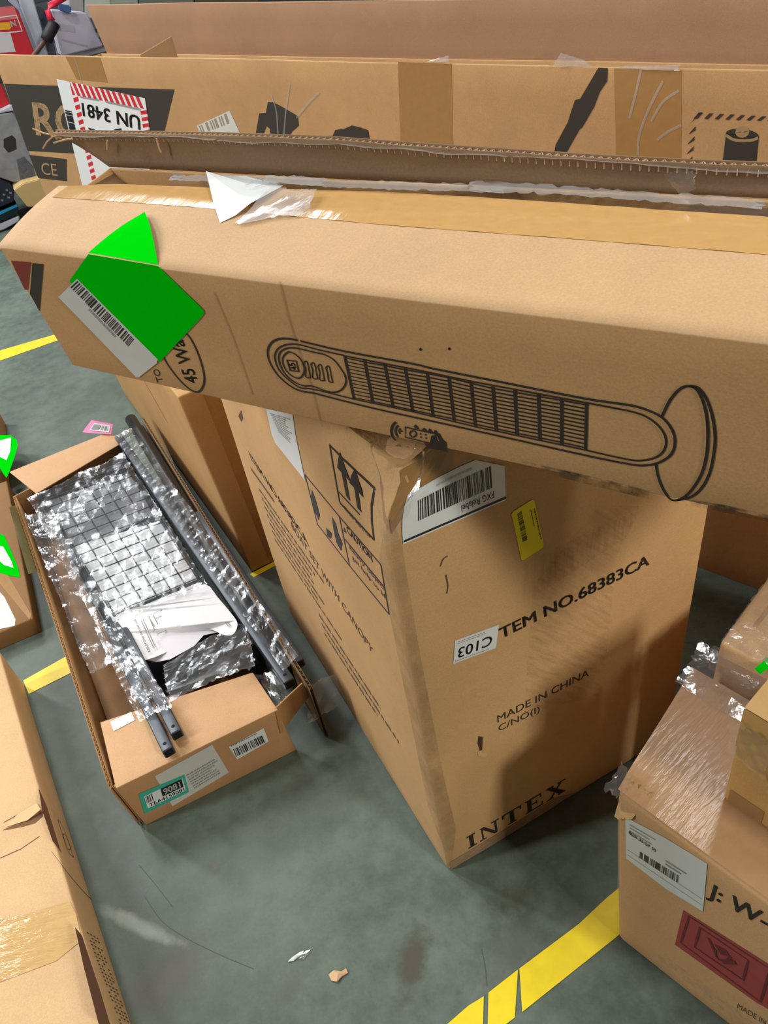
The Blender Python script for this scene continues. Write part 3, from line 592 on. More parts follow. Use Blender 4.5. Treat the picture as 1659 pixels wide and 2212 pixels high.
# remote control pictogram
def arc(cx, cy, r, a0, a1, n=9): return [(cx+r*math.cos(math.radians(a0+(a1-a0)*k/n)), cy+r*math.sin(math.radians(a0+(a1-a0)*k/n))) for k in range(n+1)]
for r, wdt in ((7, .0022), (15, .0028), (24, .0032)): p.line(pxs(FF, arc(868, 930, r, 125, 235), o1), wdt, nF)
p.poly(pxs(FF, arc(866.5, 930, 2, 0, 330), o1))
p.line(pxs(FF, [(874, 921), (938, 936), (936, 950), (930, 957), (874, 943)], o1), .0022, nF, True)
p.line(pxs(FF, arc(891, 936, 7, 0, 340), o1), .002, nF, True)
for x, y in ((907, 936), (918, 938), (908, 943), (919, 945)): p.poly(pxs(FF, arc(x, y, 2, 0, 330), o1))
for g in ([(892, 920), (896, 915), (901, 920), (904, 926), (896, 924)], [(910, 927), (914, 922), (919, 926), (921, 931), (913, 929)], [(922, 931), (926, 924), (931, 928), (933, 934), (925, 932)], [(934, 934), (938, 927), (943, 931), (946, 940), (938, 937)], [(914, 956), (927, 958), (930, 940), (940, 938), (943, 950), (953, 955), (962, 962), (966, 976), (945, 970), (924, 968)], [(939, 936), (948, 935), (953, 945), (955, 948), (963, 955), (964, 964), (948, 953), (943, 941)]): p.poly(pxs(FF, g, o1))
# wattage oval and words
p.line(pxs(FF, closedcurve([(400, 718), (420, 748), (434, 785), (440, 818), (433, 840), (420, 845), (400, 833), (375, 806), (352, 770), (350, 735), (370, 712)]), o1), .003, nF, True)
ptext(p, FF, '45 Wa', (427, 825), (393, 732), (400, 826), o1, .01); ptext(p, FF, 'TO', (351, 823), (340, 795), (338, 825), o1, .0)
p.obj('printed_fan', M['ink'], root)
MB().poly(pxs(FF, [(22, 562), (65, 565), (58, 625), (52, 625)], o1)).obj('red_print', M['ink_red'], root)
MB().poly(pxs(FF, [(68, 567), (92, 569), (84, 672), (63, 634)], o1)).obj('black_print', M['ink_dk'], root)
# crease marks and dirt
for seg in (((604, 606), (622, 680), (640, 740), (672, 830), (695, 920)), ((462, 630), (500, 720), (545, 850))):
    MB().line(pxs(FF, seg, .0005), .0035, nF).obj('crease', scuff_mat('crease_tone', (150, 118, 80), .2, .5, 20, .3), root)
MB().poly(pxs(FF, [(1125, 995), (1280, 1030), (1400, 1060), (1400, 1078), (1290, 1052), (1130, 1010)], .0005)).obj('dirt', M['dirt'], root)
MB().poly(pxs(FF, [(1440, 1072), (1560, 1090), (1690, 1120), (1690, 1134), (1560, 1106), (1440, 1084)], .0005)).obj('dirt', M['dirt'], root)
for x, y in ((907, 753), (969, 752)): MB().poly(pxs(FF, arc(x, y, 3, 0, 330), .0006)).obj('puncture', M['hole'], root)
# green square sticker over the edge: front piece, strip with barcode, top flap curling up
gp = MB().poly(pxs(FF, [(189, 546.5), (339.5, 571.5), (438, 666), (440, 673), (434, 682), (343, 780), (148, 606)], .0011)).obj('green_sticker', M['green'], root); gp['label'] = 'fluorescent green square sticker folded over the edge'
fe = [(189, 546.5), (339.5, 571.5)]; e0 = TF.hit(*fe[0])+VV*.0014; e1 = TF.hit(*fe[1])+VV*.0014
tipL, tipR = TF.hit(302, 473)+VV*.012, TF.hit(316, 472)+VV*.012
vs = []; N_ = 14
rc = [(339.5, 571.5), (337, 540), (330, 505), (318, 474)]
for j in range(N_+1):
    k = j/N_; a = np.array(fe[0])+(np.array((302, 472))-np.array(fe[0]))*k
    b = np.array([np.interp(k, (0, .33, .66, 1), [c[i] for c in rc]) for i in (0, 1)])
    for i in range(9):
        q = a+(b-a)*i/8; vs.append(TF.hit(*q)+VV*(.0012+.012*math.sin(k*2.2)*(.4+.6*i/8)))
fs = [[j*9+i, j*9+i+1, (j+1)*9+i+1, (j+1)*9+i] for j in range(N_) for i in range(8)]
obj('sticker_corner', newmesh('sticker_corner', vs, fs, None, True), M['green'], gp)
ws = MB().poly(pxs(FF, [(125, 640), (165, 600), (340, 774), (338, 782), (299, 813), (292, 812)], .0014)).obj('white_strip', M['paper_grey'], gp)
SQ = FF.sub([(276, 746), (150, 617), (165, 603), (289, 730)], .0017)
m = MB(); m.bars(SQ, 0, 0, 1, 1, 0, 36, 77); m.obj('barcode', M['blackp'], gp)
m = MB(); m.dashes(FF.sub([(245, 728), (180, 660), (186, 654), (252, 722)], .0017), 0, 0, 1, 1, 0, 7, .5, 1); m.obj('fine_print', M['grey'], gp)
# torn white pouch on the top
pc = [(447, 381), (470, 386), (530, 393), (612, 404), (590, 422), (545, 455), (510, 474), (476, 488), (464, 452)]
pm = MB().poly([TF.hit(x, y)+VV*(.008+.003*math.sin(x*.05)+.003*math.sin(y*.09)) for x, y in pc], .012).obj('document_pouch', M['pouch'], root); pm['label'] = 'torn white document pouch on the top edge'
m = MB()
for x, y, L_ in ((548, 412, 40), (535, 420, 26), (556, 424, 30)): m.line([TF.hit(x, y)+VV*.0125, TF.hit(x+L_, y-L_*.35)+VV*.0125], .0012, VV)
m.obj('fine_print', M['grey'], pm)
F = Face(TF.hit(500, 498)+VV*.002, TF.hit(670, 470)+VV*.002, TF.hit(690, 425)+VV*.006, TF.hit(590, 425)+VV*.006); vs, fs = film_sheet(F, 24, 10, .004, 51, .004, .06); m = MB(); m.add(vs, fs); m.obj('torn_tape', M['film_w'], root)
finish(root, [wobble(2, .0012, 3)])
# ------------------------------------------------------------------ tall long carton behind, open at the top
uB = az(-46.5); nB = V(-uB[1], uB[0], 0); pB = nB*1.52; SB = 1.63
def hb(x, y, w=0.0): return onplane(x, y, pB+nB*w, nB)
ZB = .0
tl_ = hb(-17, 117); tr_ = hb(1740, 157)
bl_ = tl_+(hb(98, 423)-hb(7, 181))*((tl_[2]-ZB)/(hb(7, 181)[2]-hb(98, 423)[2])); tr_ = tr_+uB*.6; br_ = V(tr_[0], tr_[1], ZB)
BF = Face(bl_, br_, tr_, tl_); DB = .27*SB
root = thing('cardboard_box', 'tall long carton with UN 3481 label, open topped, behind the fan carton', 'box', (bl_+br_)/2+nB*.1)
KF = 1-(hb(0, 117)[2]-hb(7, 181)[2])/(tl_[2]-ZB); fl_, fr_ = bl_+(tl_-bl_)*KF, br_+(tr_-br_)*KF
BM = cardboard('vacuum_carton_board', (188, 148, 102), flute='X', flute_k=.05, var=.14)
mb = MB(); mb.slab(bl_, br_, tr_, tl_, .006, .0026, .06)
mb.slab(bl_+nB*DB, bl_, fl_, fl_+nB*DB, .006, .0026, .06); mb.slab(br_, br_+nB*DB, fr_+nB*DB, fr_, .006, .0026, .06)
mb.slab(bl_+nB*DB, br_+nB*DB, br_, bl_, .006, .0026, .08); mb.slab(br_+nB*DB, bl_+nB*DB, fl_+nB*DB, fr_+nB*DB, .006, .0026, .08)
mb.obj('carton_body', BM, root, True)
# back flap standing up
b0, b1 = hb(238, 135, DB), hb(1760, 190, DB); t0, t1 = hb(184, 10, DB), hb(184, 10, DB)+(hb(1760, -12, DB)-hb(184, 10, DB))*1.25
b0 = tl_+nB*DB+uB*.30; b0[2] = tl_[2]-.01; b1 = tr_+nB*DB; bd = hb(231, 118, DB)
lm_ = MB().slab(t0, bd, bd+(hb(1760, 175, DB)-bd)*1.25, t1, .006, .0026, .06)
lm_.obj('back_flap', cardboard('vacuum_flap_board', (168, 130, 100)), root, True)
e0 = hb(296, 119); e1 = hb(368, 79, .13*SB); MB().slab(e0+nB*.006, e1, e1-Z*.12, e0+nB*.006-Z*.12, .004, .0018).obj('end_flap', M['kraft'], root, True)
nb_ = BF.n(); o2 = .0006
m = MB().poly(pxs(BF, [(9, 181), (376, 193), (350, 300), (340, 340), (60, 326)], o2)).obj('black_print', M['ink_dk'], root)
MB().poly(pxs(BF, [(63, 335), (144, 343), (145, 391), (83, 385)], o2)).obj('black_print', M['ink_dk'], root)
m = MB(); m.text('RO', BF.hit(80, 291, .001), BF.hit(188, 302, .001), BF.hit(70, 220, .001), .02); m.obj('pale_lettering', M['pale'], root); m = MB(); m.text('CE', BF.hit(92, 377, .001), BF.hit(125, 380, .001), BF.hit(88, 351, .001)); m.obj('pale_lettering', M['pale'], root)
m = MB()
def c8(x, y): return (1200+x/3.614, 80+y/3.614)
m.poly(pxs(BF, [c8(330, 238), c8(403, 240), c8(400, 340), c8(340, 430), c8(300, 540), c8(205, 705), c8(185, 720), c8(90, 890), c8(60, 950), c8(-20, 950), c8(0, 840), c8(95, 660), c8(120, 575), c8(150, 490), c8(190, 478)], o2))
m.obj('black_print', M['ink_dk'], root); m = MB(); m.poly(pxs(BF, [(551, 291), (559, 246), (573, 245), (578, 221), (590, 222), (610, 232), (643, 251), (645, 272), (630, 285), (618, 310), (585, 310), (582, 280), (575, 273), (570, 285), (566, 310), (548, 310)], o2))
m.obj('black_print', M['ink_dk'], root); m = MB(); m.poly(pxs(BF, [(717, 297), (725, 280), (745, 277), (762, 270), (780, 274), (797, 280), (801, 300), (790, 312), (780, 301), (750, 303), (735, 298), (720, 305)], o2))
m.obj('black_print', M['ink_dk'], root); m = MB(); m.poly(pxs(BF, [c8(1325, 750), c8(1580, 780), c8(1560, 990), c8(1540, 1060), c8(1280, 1040), c8(1300, 960)], o2)); m.poly(pxs(BF, [c8(1452+128*math.cos(a*.314), 762+46*math.sin(a*.314)+.1*128*math.cos(a*.314)) for a in range(20)], o2))
m.obj('battery_print', M['ink_dk'], root); m = MB()
for k in range(8): x = 1070+k*82; m.poly(pxs(BF, [c8(x+2, 632+k*3), c8(x+44, 588+k*5), c8(x+76, 590+k*5), c8(x+30, 638+k*3)], o2))
for k in range(5): x, y = 1040-k*8, 700+k*78; m.poly(pxs(BF, [c8(x, y+48), c8(x+48, y-6), c8(x+46, y+26), c8(x-4, y+58)], o2))
m.poly(pxs(BF, [c8(1045, 678), c8(1110, 588), c8(1140, 586), c8(1060, 660)], o2))
m.obj('hazard_print', M['ink_dk'], root)
m = MB(); m.line(pxs(BF, [c8(1452+34*math.cos(a*.5), 740+22*math.sin(a*.5)) for a in range(12)], .001), .0098, nb_, True); m.line(pxs(BF, opencurve([c8(1325, 765), c8(1380, 798), c8(1450, 808), c8(1530, 803), c8(1575, 785)]), .001), .005, nb_); m.obj('pale_lettering', M['pale'], root)
for q in ([(862, 133), (977, 138), (981, 320), (868, 312)], [(1325, 147), (1470, 152), (1470, 345), (1330, 335)], [(140, 122), (215, 124), (232, 178), (165, 172)]):
    MB().poly(pxs(BF, q, .0004)).obj('packing_tape', tape_mat('vacuum_tape', (166, 126, 76), .3, .1, 8, (1, 1, 1)), root)
for cv in ([(1383, 150), (1372, 200), (1358, 255)], [(1430, 175), (1400, 235), (1380, 290), (1376, 335)], [(1465, 195), (1430, 220), (1405, 262)], [(1470, 270), (1440, 285), (1418, 302)], [(610, 330), (616, 250), (626, 180)], [(584, 205), (596, 240), (600, 300)], [(640, 255), (665, 225), (690, 200)], [(160, 125), (168, 150), (176, 178)]): MB().line(pxs(BF, opencurve(cv), .0009), .005, nb_).obj('tape_wrinkle', M['film_w'], root)
for q, sd in (([(1196, 141), (1282, 144), (1262, 128), (1214, 112)], 61), ([(925, 131), (975, 133), (975, 118), (945, 126)], 62), ([(1330, 146), (1470, 151), (1470, 137), (1345, 140)], 63)):
    F = Face(*[hb(x, y, .004) for x, y in q]); vs, fs = film_sheet(F, 12, 6, .008, sd, 0, .02); mm = MB(); mm.add(vs, fs); mm.obj('torn_tape', M['film_w'], root)
# lithium-battery label
UNF = Face(BF.hit(186, 430, .0018), BF.hit(346, 430, .0018), BF.hit(312.5, 211.5, .0018), BF.hit(122, 170, .0018))
lab = MB().poly(UNF.c).obj('warning_label', M['paper'], root); lab['label'] = 'white and red striped UN 3481 label'
r_ = MB(); k_ = MB()
n = 13
ua, ub = .16, 1.0
for i in range(n):
    a = ua+(ub-ua)*i/n; w = (ub-ua)/n*.58; s_ = .035
    r_.add([UNF.pt(a, .90, .0004), UNF.pt(a+w, .90, .0004), UNF.pt(min(1, a+w-s_), 1, .0004), UNF.pt(max(ua, a-s_), 1, .0004)], [[0, 1, 2, 3]])
for i in range(15):
    v = .90*(i)/15; h_ = .034
    for a, b in ((.16, .225), (.93, 1.0)): r_.add([UNF.pt(a, v, .0004), UNF.pt(b, v+.02, .0004), UNF.pt(b, v+h_+.02, .0004), UNF.pt(a, v+h_, .0004)], [[0, 1, 2, 3]])
r_.obj('red_stripes', M['red'], lab)
k_.text('UN 3481', BF.hit(301, 250, .0026), BF.hit(177, 222, .0026), BF.hit(303, 280, .0026), .02)
k_.poly(pxs(BF, [(238, 284), (250, 278), (262, 276), (264, 290), (262, 310), (240, 310)], .0026)); k_.line(pxs(BF, [(192, 277), (206, 281)], .0026), .0065, nb_)
for i, w in enumerate((1, 2, 1, 3, 1, 2, 2, 3)): k_.line(pxs(BF, [(141+i*1.4, 238+i*5.6), (156+i*1.2, 241+i*5.6)], .0026), .0042*w, nb_)
k_.obj('label_print', M['blackp'], lab)
g_ = MB(); g_.line(pxs(BF, [(303, 236), (260, 226), (228, 219)], .0026), .006, nb_); g_.line(pxs(BF, [(214, 216), (174, 209)], .0026), .005, nb_); g_.obj('fine_print', M['grey'], lab)
lab = MB().poly(pxs(BF, [(424, 272), (495, 240), (519, 292), (505, 310), (440, 305)], .0009)).obj('torn_label', M['paper_grey'], root)
g_ = MB(); g_.bars(BF.sub([(434, 292), (500, 268), (492, 243), (426, 272)], .0013), .03, .1, .97, .95, 0, 9, 4); g_.obj('barcode', plain('brown_bars', (150, 138, 112), .7), lab)
finish(root, [wobble(3, .0012, 2.5)])
# ------------------------------------------------------------------ carton behind, under the tall one
C0 = fl(545, 1237); u24 = az(24); w24 = az(114.5)
def hex_box(P, ex, ey, lx, ly, z0, z1, mat, root, r=.006, step=.06, name='carton_body', lean=(0, 0)):
    a = V(P[0], P[1], z0); s = V(lean[0], lean[1], 0); b = a+ex*lx; c = b+ey*ly; d = a+ey*ly; up = Z*(z1-z0)+s
    MB().rbox(boxC(a, b, c, d, a+up, b+up, c+up, d+up), r, step).obj(name, mat, root, True)
    return [a, b, c, d, a+up, b+up, c+up, d+up]
root = thing('cardboard_box', 'plain brown carton standing on the floor behind, between the open carton and the large carton', 'box', C0+u24*.1+w24*.6)
q = hex_box(C0, u24, w24, .20, 1.33, 0, .62, cardboard('brown_carton_board', (196, 152, 100)), root, lean=(-.024, -.008))
CF = Face(q[0], q[1], q[5], q[4]); CL = Face(q[3], q[0], q[4], q[7])
MB().poly([CF.pt(.3, 0.01, .0006), CF.pt(.5, 0.01, .0006), CF.pt(.5, .98, .0006), CF.pt(.3, .98, .0006)]).obj('packing_tape', tape_mat('smooth_brown_tape', (170, 124, 66), .3, .3), root)
m = MB(); m.line([CL.pt(.55, .9, .0006), CL.pt(.62, .7, .0006), CL.pt(.7, .55, .0006)], .004, CL.n()); m.line([CL.pt(.4, .85, .0006), CL.pt(.43, .6, .0006)], .003, CL.n()); m.obj('crease', M['ink_soft'], root)
finish(root, [wobble(4, .002, 3)])
# ------------------------------------------------------------------ open carton with rack parts
zD = .18
dFL = fl(315, 1783); tFL, tFR = fl(245, 1700, zD), fl(597, 1530, zD); dFR = dFL+(tFR-tFL)
tBL, tBR = fl(28, 1072, zD), fl(262, 952, zD+.0); bBL = tBL-Z*zD+V(.01, 0, 0); bBR = tBR-Z*zD
tRF = fl(668, 1487, zD+.01); tRB = fl(306, 902, zD+.01)
root = thing('cardboard_box', 'open brown carton full of black rack tubes and wire mesh in clear plastic', 'box', (dFL+bBR)/2)
front = Face(dFL, dFR, tFR, tFL)
mb = MB(); mb.slab(dFL, dFR, tFR, tFL, .005, .0023, .04); mb.slab(bBR, bBL, tBL, tBR, .005, .0023); 
rb0, rb1 = V(tRF[0], tRF[1], .002), V(tRB[0], tRB[1], .002)
mb.slab(dFL+Z*.006, bBL+Z*.006, bBR+Z*.006, dFR+Z*.006, -.005, .0023)
mb.obj('carton_body', cardboard('rack_carton_board', (190, 146, 104)), root, True)
def wall2(a, b, ta, tb, name, mat, thick, n, bulge=0.0, seg=14):
    """double-walled side: two liners and fluted core seen on the cut edge"""
    sd = unit(np.cross(b-a, Z))*thick; vs = []; fs = []
    for off in (0*sd, sd):
        o = len(vs)
        for i in range(seg+1):
            k = i/seg; lo = a+(b-a)*k+off; hi = ta+(tb-ta)*k+off+unit(sd)*bulge*math.sin(k*math.pi)
            for j in range(5): vs.append(lo+(hi-lo)*j/4+unit(sd)*bulge*.3*math.sin(k*9)*j/4)
        for i in range(seg):
            for j in range(4): fs.append([o+i*5+j, o+(i+1)*5+j, o+(i+1)*5+j+1, o+i*5+j+1])
    w = obj(name, newmesh(name, vs, fs, None, True), mat, root); md = w.modifiers.new('thick', 'SOLIDIFY'); md.thickness = .0012; md.offset = 0
    ce = MB()
    for i in range(seg): 
        p0 = np.array(vs[i*5+4]); p1 = np.array(vs[(i+1)*5+4]); flute_edge(ce, p0-Z*.001, p1-Z*.001, sd, -Z, n, .008)
    ce.obj('fluted_core', M['core'], w); return w
wl = wall2(dFL+V(-.012, 0, .004), bBL+Z*.004, tFL+V(-.010, .0, 0), tBL, 'side_panel', M['kraft_dark'], .007, 6, 0.0)
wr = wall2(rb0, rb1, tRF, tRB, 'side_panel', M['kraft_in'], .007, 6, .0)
# far end flap folded outwards, front flap folded in, splayed side flap
MB().slab(fl(78, 1066, zD), fl(266, 955, zD), fl(237, 932, zD+.004), fl(20, 1019, zD+.004), .004, .0018).obj('end_flap', M['kraft_pink'], root, True)
FL = Face(fl(250, 1703, zD+.001), fl(600, 1533, zD+.001), fl(546, 1452, zD+.012), fl(216, 1560, zD+.012))
MB().slab(*FL.c, .004, .0018, .03).obj('front_flap', M['kraft_pink'], root, True)
MB().slab(fl(606, 1586, .09), fl(672, 1500, .13), fl(654, 1476, zD+.01), fl(594, 1532, zD+.002), .004, .0018).obj('side_flap', M['kraft_dark'], root, True)
MB().poly([FL.hit(x, y, .0012) for x, y in ((238, 1560), (284, 1538), (292, 1556), (246, 1580))]).obj('white_tape', M['paper'], root)
# labels on the front
lab = MB().poly(pxs(front, [(334, 1676), (458, 1608), (494, 1668), (372, 1741)], .0009)).obj('shipping_label', M['paper_grey'], root)
g_ = MB(); LQ = front.sub([(372, 1741), (494, 1668), (458, 1608), (334, 1676)], .0012); g_.dashes(LQ, .42, .1, .96, .62, 0, 8, .5, 7); g_.obj('fine_print', M['grey'], lab)
lab = MB().poly(pxs(front, [(299, 1714), (398, 1672), (408, 1710), (312, 1757)], .0014)).obj('stock_label', M['teal'], root); lab['label'] = 'teal bordered stock label reading 9081'
SQ = front.sub([(319, 1745), (401, 1706), (394, 1680), (311, 1719)], .0017); m = MB(); m.rect(SQ, 0, 0, 1, 1, 0); wp = m.obj('white_panel', M['paper'], lab)
m = MB(); m.rect(SQ, .42, .36, .97, 1.0, .0003); m.text('TEA4159081', SQ.pt(.06, .04, .0004), SQ.pt(.97, .04, .0004), SQ.pt(.06, .30, .0004), .01); m.bars(SQ, .02, .42, .2, .95, .0004, 5, 3); m.obj('label_print', M['blackp'], lab)
m = MB(); m.text('9081', SQ.pt(.47, .46, .0008), SQ.pt(.90, .46, .0008), SQ.pt(.47, .90, .0008), .02); m.obj('white_digits', M['paper'], lab)
lab = MB().poly(pxs(front, [(494, 1613), (569, 1572), (580, 1601), (512, 1640)], .0009)).obj('barcode_label', M['paper'], root)
m = MB(); m.bars(front.sub([(510, 1634), (574, 1602), (567, 1587), (503, 1618)], .0012), 0, 0, 1, 1, 0, 22, 9); m.obj('barcode', M['blackp'], lab)
m = MB(); m.dashes(front.sub([(500, 1613), (566, 1580), (564, 1576), (498, 1609)], .0012), 0, 0, 1, 1, 0, 9, .6, 1); m.obj('fine_print', M['grey'], lab)
# green and yellow print seen through film on the left outer side
LO = Face(bBL+V(-.0012, -.0006, .004), dFL+V(-.0132, -.0006, .004), tFL+V(-.0112, -.0006, 0), tBL+V(-.0012, -.0006, 0))
MB().poly(pxs(LO, [(20, 1095), (38, 1090), (92, 1200), (88, 1232), (62, 1240)], .0008)).obj('printed_patch', plain('pale_green_print', (156, 156, 108), .4, var=.2), root)
MB().poly(pxs(LO, [(86, 1234), (94, 1250), (118, 1310), (110, 1312), (88, 1262)], .0008)).obj('printed_patch', plain('olive_yellow_print', (170, 150, 30), .4), root)
finish(root, [])
# pink label lying by its far end
root = thing('stock_label', 'pink bordered barcode label standing at the far end of the open carton', 'label', fl(215, 935, .19))
PK = Face(fl(177, 934, .19), fl(240, 938, .19), fl(244, 916, .22), fl(198, 907, .22))
MB().poly(PK.c).obj('label_border', M['pink'], root); m = MB(); m.rect(PK, .2, .2, .92, .82, .0006); wp = m.obj('white_panel', M['paper'], root)
m = MB(); m.rect(PK, .24, .3, .52, .72, .001); m.bars(PK, .58, .3, .88, .72, .001, 6, 2); m.obj('label_print', M['grey'], root); finish(root)
# contents
def square_tube(a, b, w, up, root, mat=None):
    a, b = np.array(a), np.array(b); t_ = unit(b-a); s_ = unit(np.cross(t_, up))*w/2; n_ = unit(np.cross(s_, t_))*w/2
    C_ = boxC(a-s_-n_, a+s_-n_, b+s_-n_, b-s_-n_, a-s_+n_, a+s_+n_, b+s_+n_, b-s_+n_); MB().rbox(C_, .003, .15).obj('tube_body', mat or M['steel_grey'], root, True)
    e = a-t_*.0006; MB().add if False else None
    mm = MB(); mm.add([e-(s_+n_)*.72, e+(s_-n_)*.72, e+(s_+n_)*.72, e-(s_-n_)*.72], [[0, 1, 2, 3]]); mm.obj('tube_mouth', M['hole'], root)
    c_ = a+t_*w*.75+n_*1.02; mm = MB(); mm.add([c_+unit(s_)*.0042*math.cos(k*.524)+t_*.0042*math.sin(k*.524) for k in range(12)], [list(range(12))]); mm.obj('bolt_hole', M['hole'], root)
zt = .192
for (near, far, w, z0, z1, lab) in (((366, 1626), (236, 1360), .024, zt+.012, .165, 'black square tube lying leftmost with its drilled end over the front flap'), ((384, 1588), (262, 1350), .024, zt+.012, .165, 'black square tube with drilled end, second from left in the open carton'),
        ((627, 1478), (258, 948), .027, .17, .178, 'black square tube wrapped in film ending beside the splayed front flap'), ((648, 1436), (430, 1110), .026, .165, .168, 'black square tube rightmost in the open carton, drilled end at right wall')):
    a = fl(*near, z0); b = fl(*far, z1); r0 = thing('square_tube', lab, 'tube', a); square_tube(a, b, w, Z, r0, M['steel_grey']); finish(r0)
a, b = fl(283, 906, .178), fl(585, 1400, .162); o = MB().tube([a+(b-a)*k/12 for k in range(13)], .020, 20).obj('round_tube', M['black'], None, True); tag(o, 'thick black round tube sticking out past the far end of the open carton', 'tube'); single(o, a)
a0, b0 = fl(316, 935, .13), fl(628, 1440, .13)
r0 = thing('shelf_board', 'black shelf board standing on edge along the right wall of the open carton', 'board', a0); e_ = unit(b0-a0); MB().slab(V(*b0[:2], .02), V(*a0[:2], .02), V(*a0[:2], .165), V(*b0[:2], .165), .012, .004, .1).obj('board', M['black2'], r0, True); finish(r0)
# black tray under the mesh
q = [fl(262, 1420, .10), fl(470, 1330, .10), fl(275, 980, .10), fl(80, 1075, .10)]; r0 = thing('shelf_tray', 'black shelf tray lying under the wire mesh in the open carton', 'tray', (q[0]+q[2])/2-Z*.09)
m = MB(); m.slab(*q, .02, .004, .08); m.obj('tray_floor', M['black2'], r0, True)
for i in range(4): a, b = q[i], q[(i+1) % 4]; MB().slab(a, b, b+Z*.03, a+Z*.03, .008, .003, .1).obj('tray_rim', M['black'], r0, True)
finish(r0)
q2 = [fl(244, 1342, .135), fl(437, 1262, .135), fl(345, 1125, .135), fl(160, 1180, .135)]
r0 = thing('foam_sheet', 'white foam sheet under the near half of the wire mesh', 'foam', q2[0]); MB().slab(*q2, .006, .002, .05).obj('sheet', M['foam'], r0, True); finish(r0)
q3 = [fl(150, 1210, .134), fl(330, 1110, .134), fl(285, 1020, .134), fl(95, 1085, .134)]
r0 = thing('grey_sheet', 'grey plastic sheet under the far half of the wire mesh', 'sheet', q3[0]); MB().slab(*q3, .004, .0015, .05).obj('sheet', plain('grey_plastic', (120, 124, 130), .5, var=.2), r0, True); finish(r0)
# wire mesh
MS = Face(fl(246, 1326, .16), fl(430, 1250, .16), fl(268, 1000, .155), fl(86, 1068, .155))
r0 = thing('wire_shelf', 'black wire mesh shelf lying in clear plastic on top of the open carton', 'shelf', MS.c[0])
for i in range(7): u = i/6; MB().tube([MS.pt(u, k/10) for k in range(11)], .0019, 6).obj('wire', M['black2'], r0, True)
for j in range(15): v = j/14; MB().tube([MS.pt(k/6, v)+Z*.0035 for k in range(7)], .0017, 6).obj('wire', M['black2'], r0, True)
m = MB()
for i in range(4): m.tube([MS.c[i]-Z*.006, MS.c[(i+1) % 4]-Z*.006], .0045, 8)
m.obj('rim', M['black'], r0, True); finish(r0)
q = [fl(322, 1512, .10), fl(560, 1425, .10), fl(505, 1318, .10), fl(266, 1408, .10)]; r0 = thing('shelf_board', 'flat black shelf board under the leaflet in the open carton', 'board', q[0]); MB().slab(*q, .015, .004, .08).obj('board', M['black2'], r0, True); finish(r0)
# leaflet
r0 = thing('instruction_leaflet', 'white assembly leaflet with rack drawing lying in the open carton', 'leaflet', fl(380, 1350, .17))
lp = [(251, 1328), (262, 1353), (281, 1395), (300, 1424), (320, 1424), (350, 1413), (390, 1394), (420, 1376), (438, 1363), (457, 1360), (475, 1368), (490, 1373), (505, 1369), (513, 1350), (505, 1332), (470, 1290), (443, 1262), (390, 1282), (330, 1302)]
def lz(x, y): return .176+.012*math.sin((x-250)*.03)+.006*math.sin((y-1260)*.035)
lf = MB().poly([fl(x, y, lz(x, y)) for x, y in closedcurve(lp, 3)], .015).obj('sheet', M['leaflet'], r0, True)
s2 = MB().poly([fl(x, y, .168) for x, y in ((310, 1424), (338, 1430), (368, 1424), (420, 1395), (440, 1372), (470, 1366), (440, 1350), (330, 1380))], .02).obj('sheet', plain('under_sheet', (206, 202, 210), .5), r0)
LFt = Face(*[fl(x, y, lz(x, y)+.0015) for x, y in ((300, 1424), (500, 1370), (440, 1266), (252, 1330))])
def lft(a, b, z=.0022): return fl(a, b, lz(a, b)+z)
m = MB(); m.text('KZS-04 Over the toilet rack', lft(325, 1407), lft(293, 1337), lft(320, 1409), .01); m.obj('title_print', M['ink'], r0)
m = MB()
for pl_ in ([(330, 1365), (336, 1360), (400, 1334), (402, 1342), (340, 1370)], [(333, 1352), (320, 1330), (356, 1314), (366, 1322), (336, 1336)], [(334, 1362), (322, 1332)], [(345, 1357), (331, 1328)], [(370, 1347), (352, 1316)], [(385, 1341), (366, 1322)], [(400, 1334), (392, 1310)], [(405, 1298), (440, 1306), (466, 1332), (474, 1340), (440, 1330), (420, 1300)], [(466, 1310), (498, 1352)], [(462, 1312), (494, 1354)], [(332, 1400), (305, 1340)], [(336, 1398), (309, 1338)]):
    m.line([lft(*p_) for p_ in pl_], .0018, Z)
m.obj('line_drawing', plain('leaflet_line', (120, 122, 128), .7), r0); finish(r0)
# clear plastic over the whole
r0 = thing('plastic_bag', 'clear crumpled plastic bag over the mesh and tubes in the open carton', 'plastic bag', fl(300, 1250, .18))
FQ = Face(fl(212, 1362, .185), fl(455, 1270, .19), fl(266, 975, .19), fl(58, 1076, .185))
vs, fs = film_sheet(FQ, 80, 140, .016, 71, -.006, .03, 1.0); m = MB(); m.add(vs, fs); m.obj('film', M['film'], r0)
FQ = Face(fl(302, 1565, .208), fl(380, 1535, .208), fl(255, 1345, .19), fl(205, 1360, .19)); vs, fs = film_sheet(FQ, 34, 50, .014, 72, 0, .06, 1.6); m = MB(); m.add(vs, fs); m.obj('film', film_mat('tube_film', .22, .06), r0)
FQ = Face(fl(365, 1525, .20), fl(560, 1450, .20), fl(535, 1340, .17), fl(350, 1440, .165)); vs, fs = film_sheet(FQ, 40, 30, .014, 73, 0, .06, 1.2); m = MB(); m.add(vs, fs); m.obj('film', film_mat('front_film', .2, .07), r0)
FQ = Face(fl(618, 1460, .19), fl(650, 1425, .19), fl(285, 925, .195), fl(245, 945, .195)); vs, fs = film_sheet(FQ, 12, 150, .008, 74, .006, .05, 1.4); m = MB(); m.add(vs, fs); m.obj('film', film_mat('tube_sleeve', .12, .03), r0)
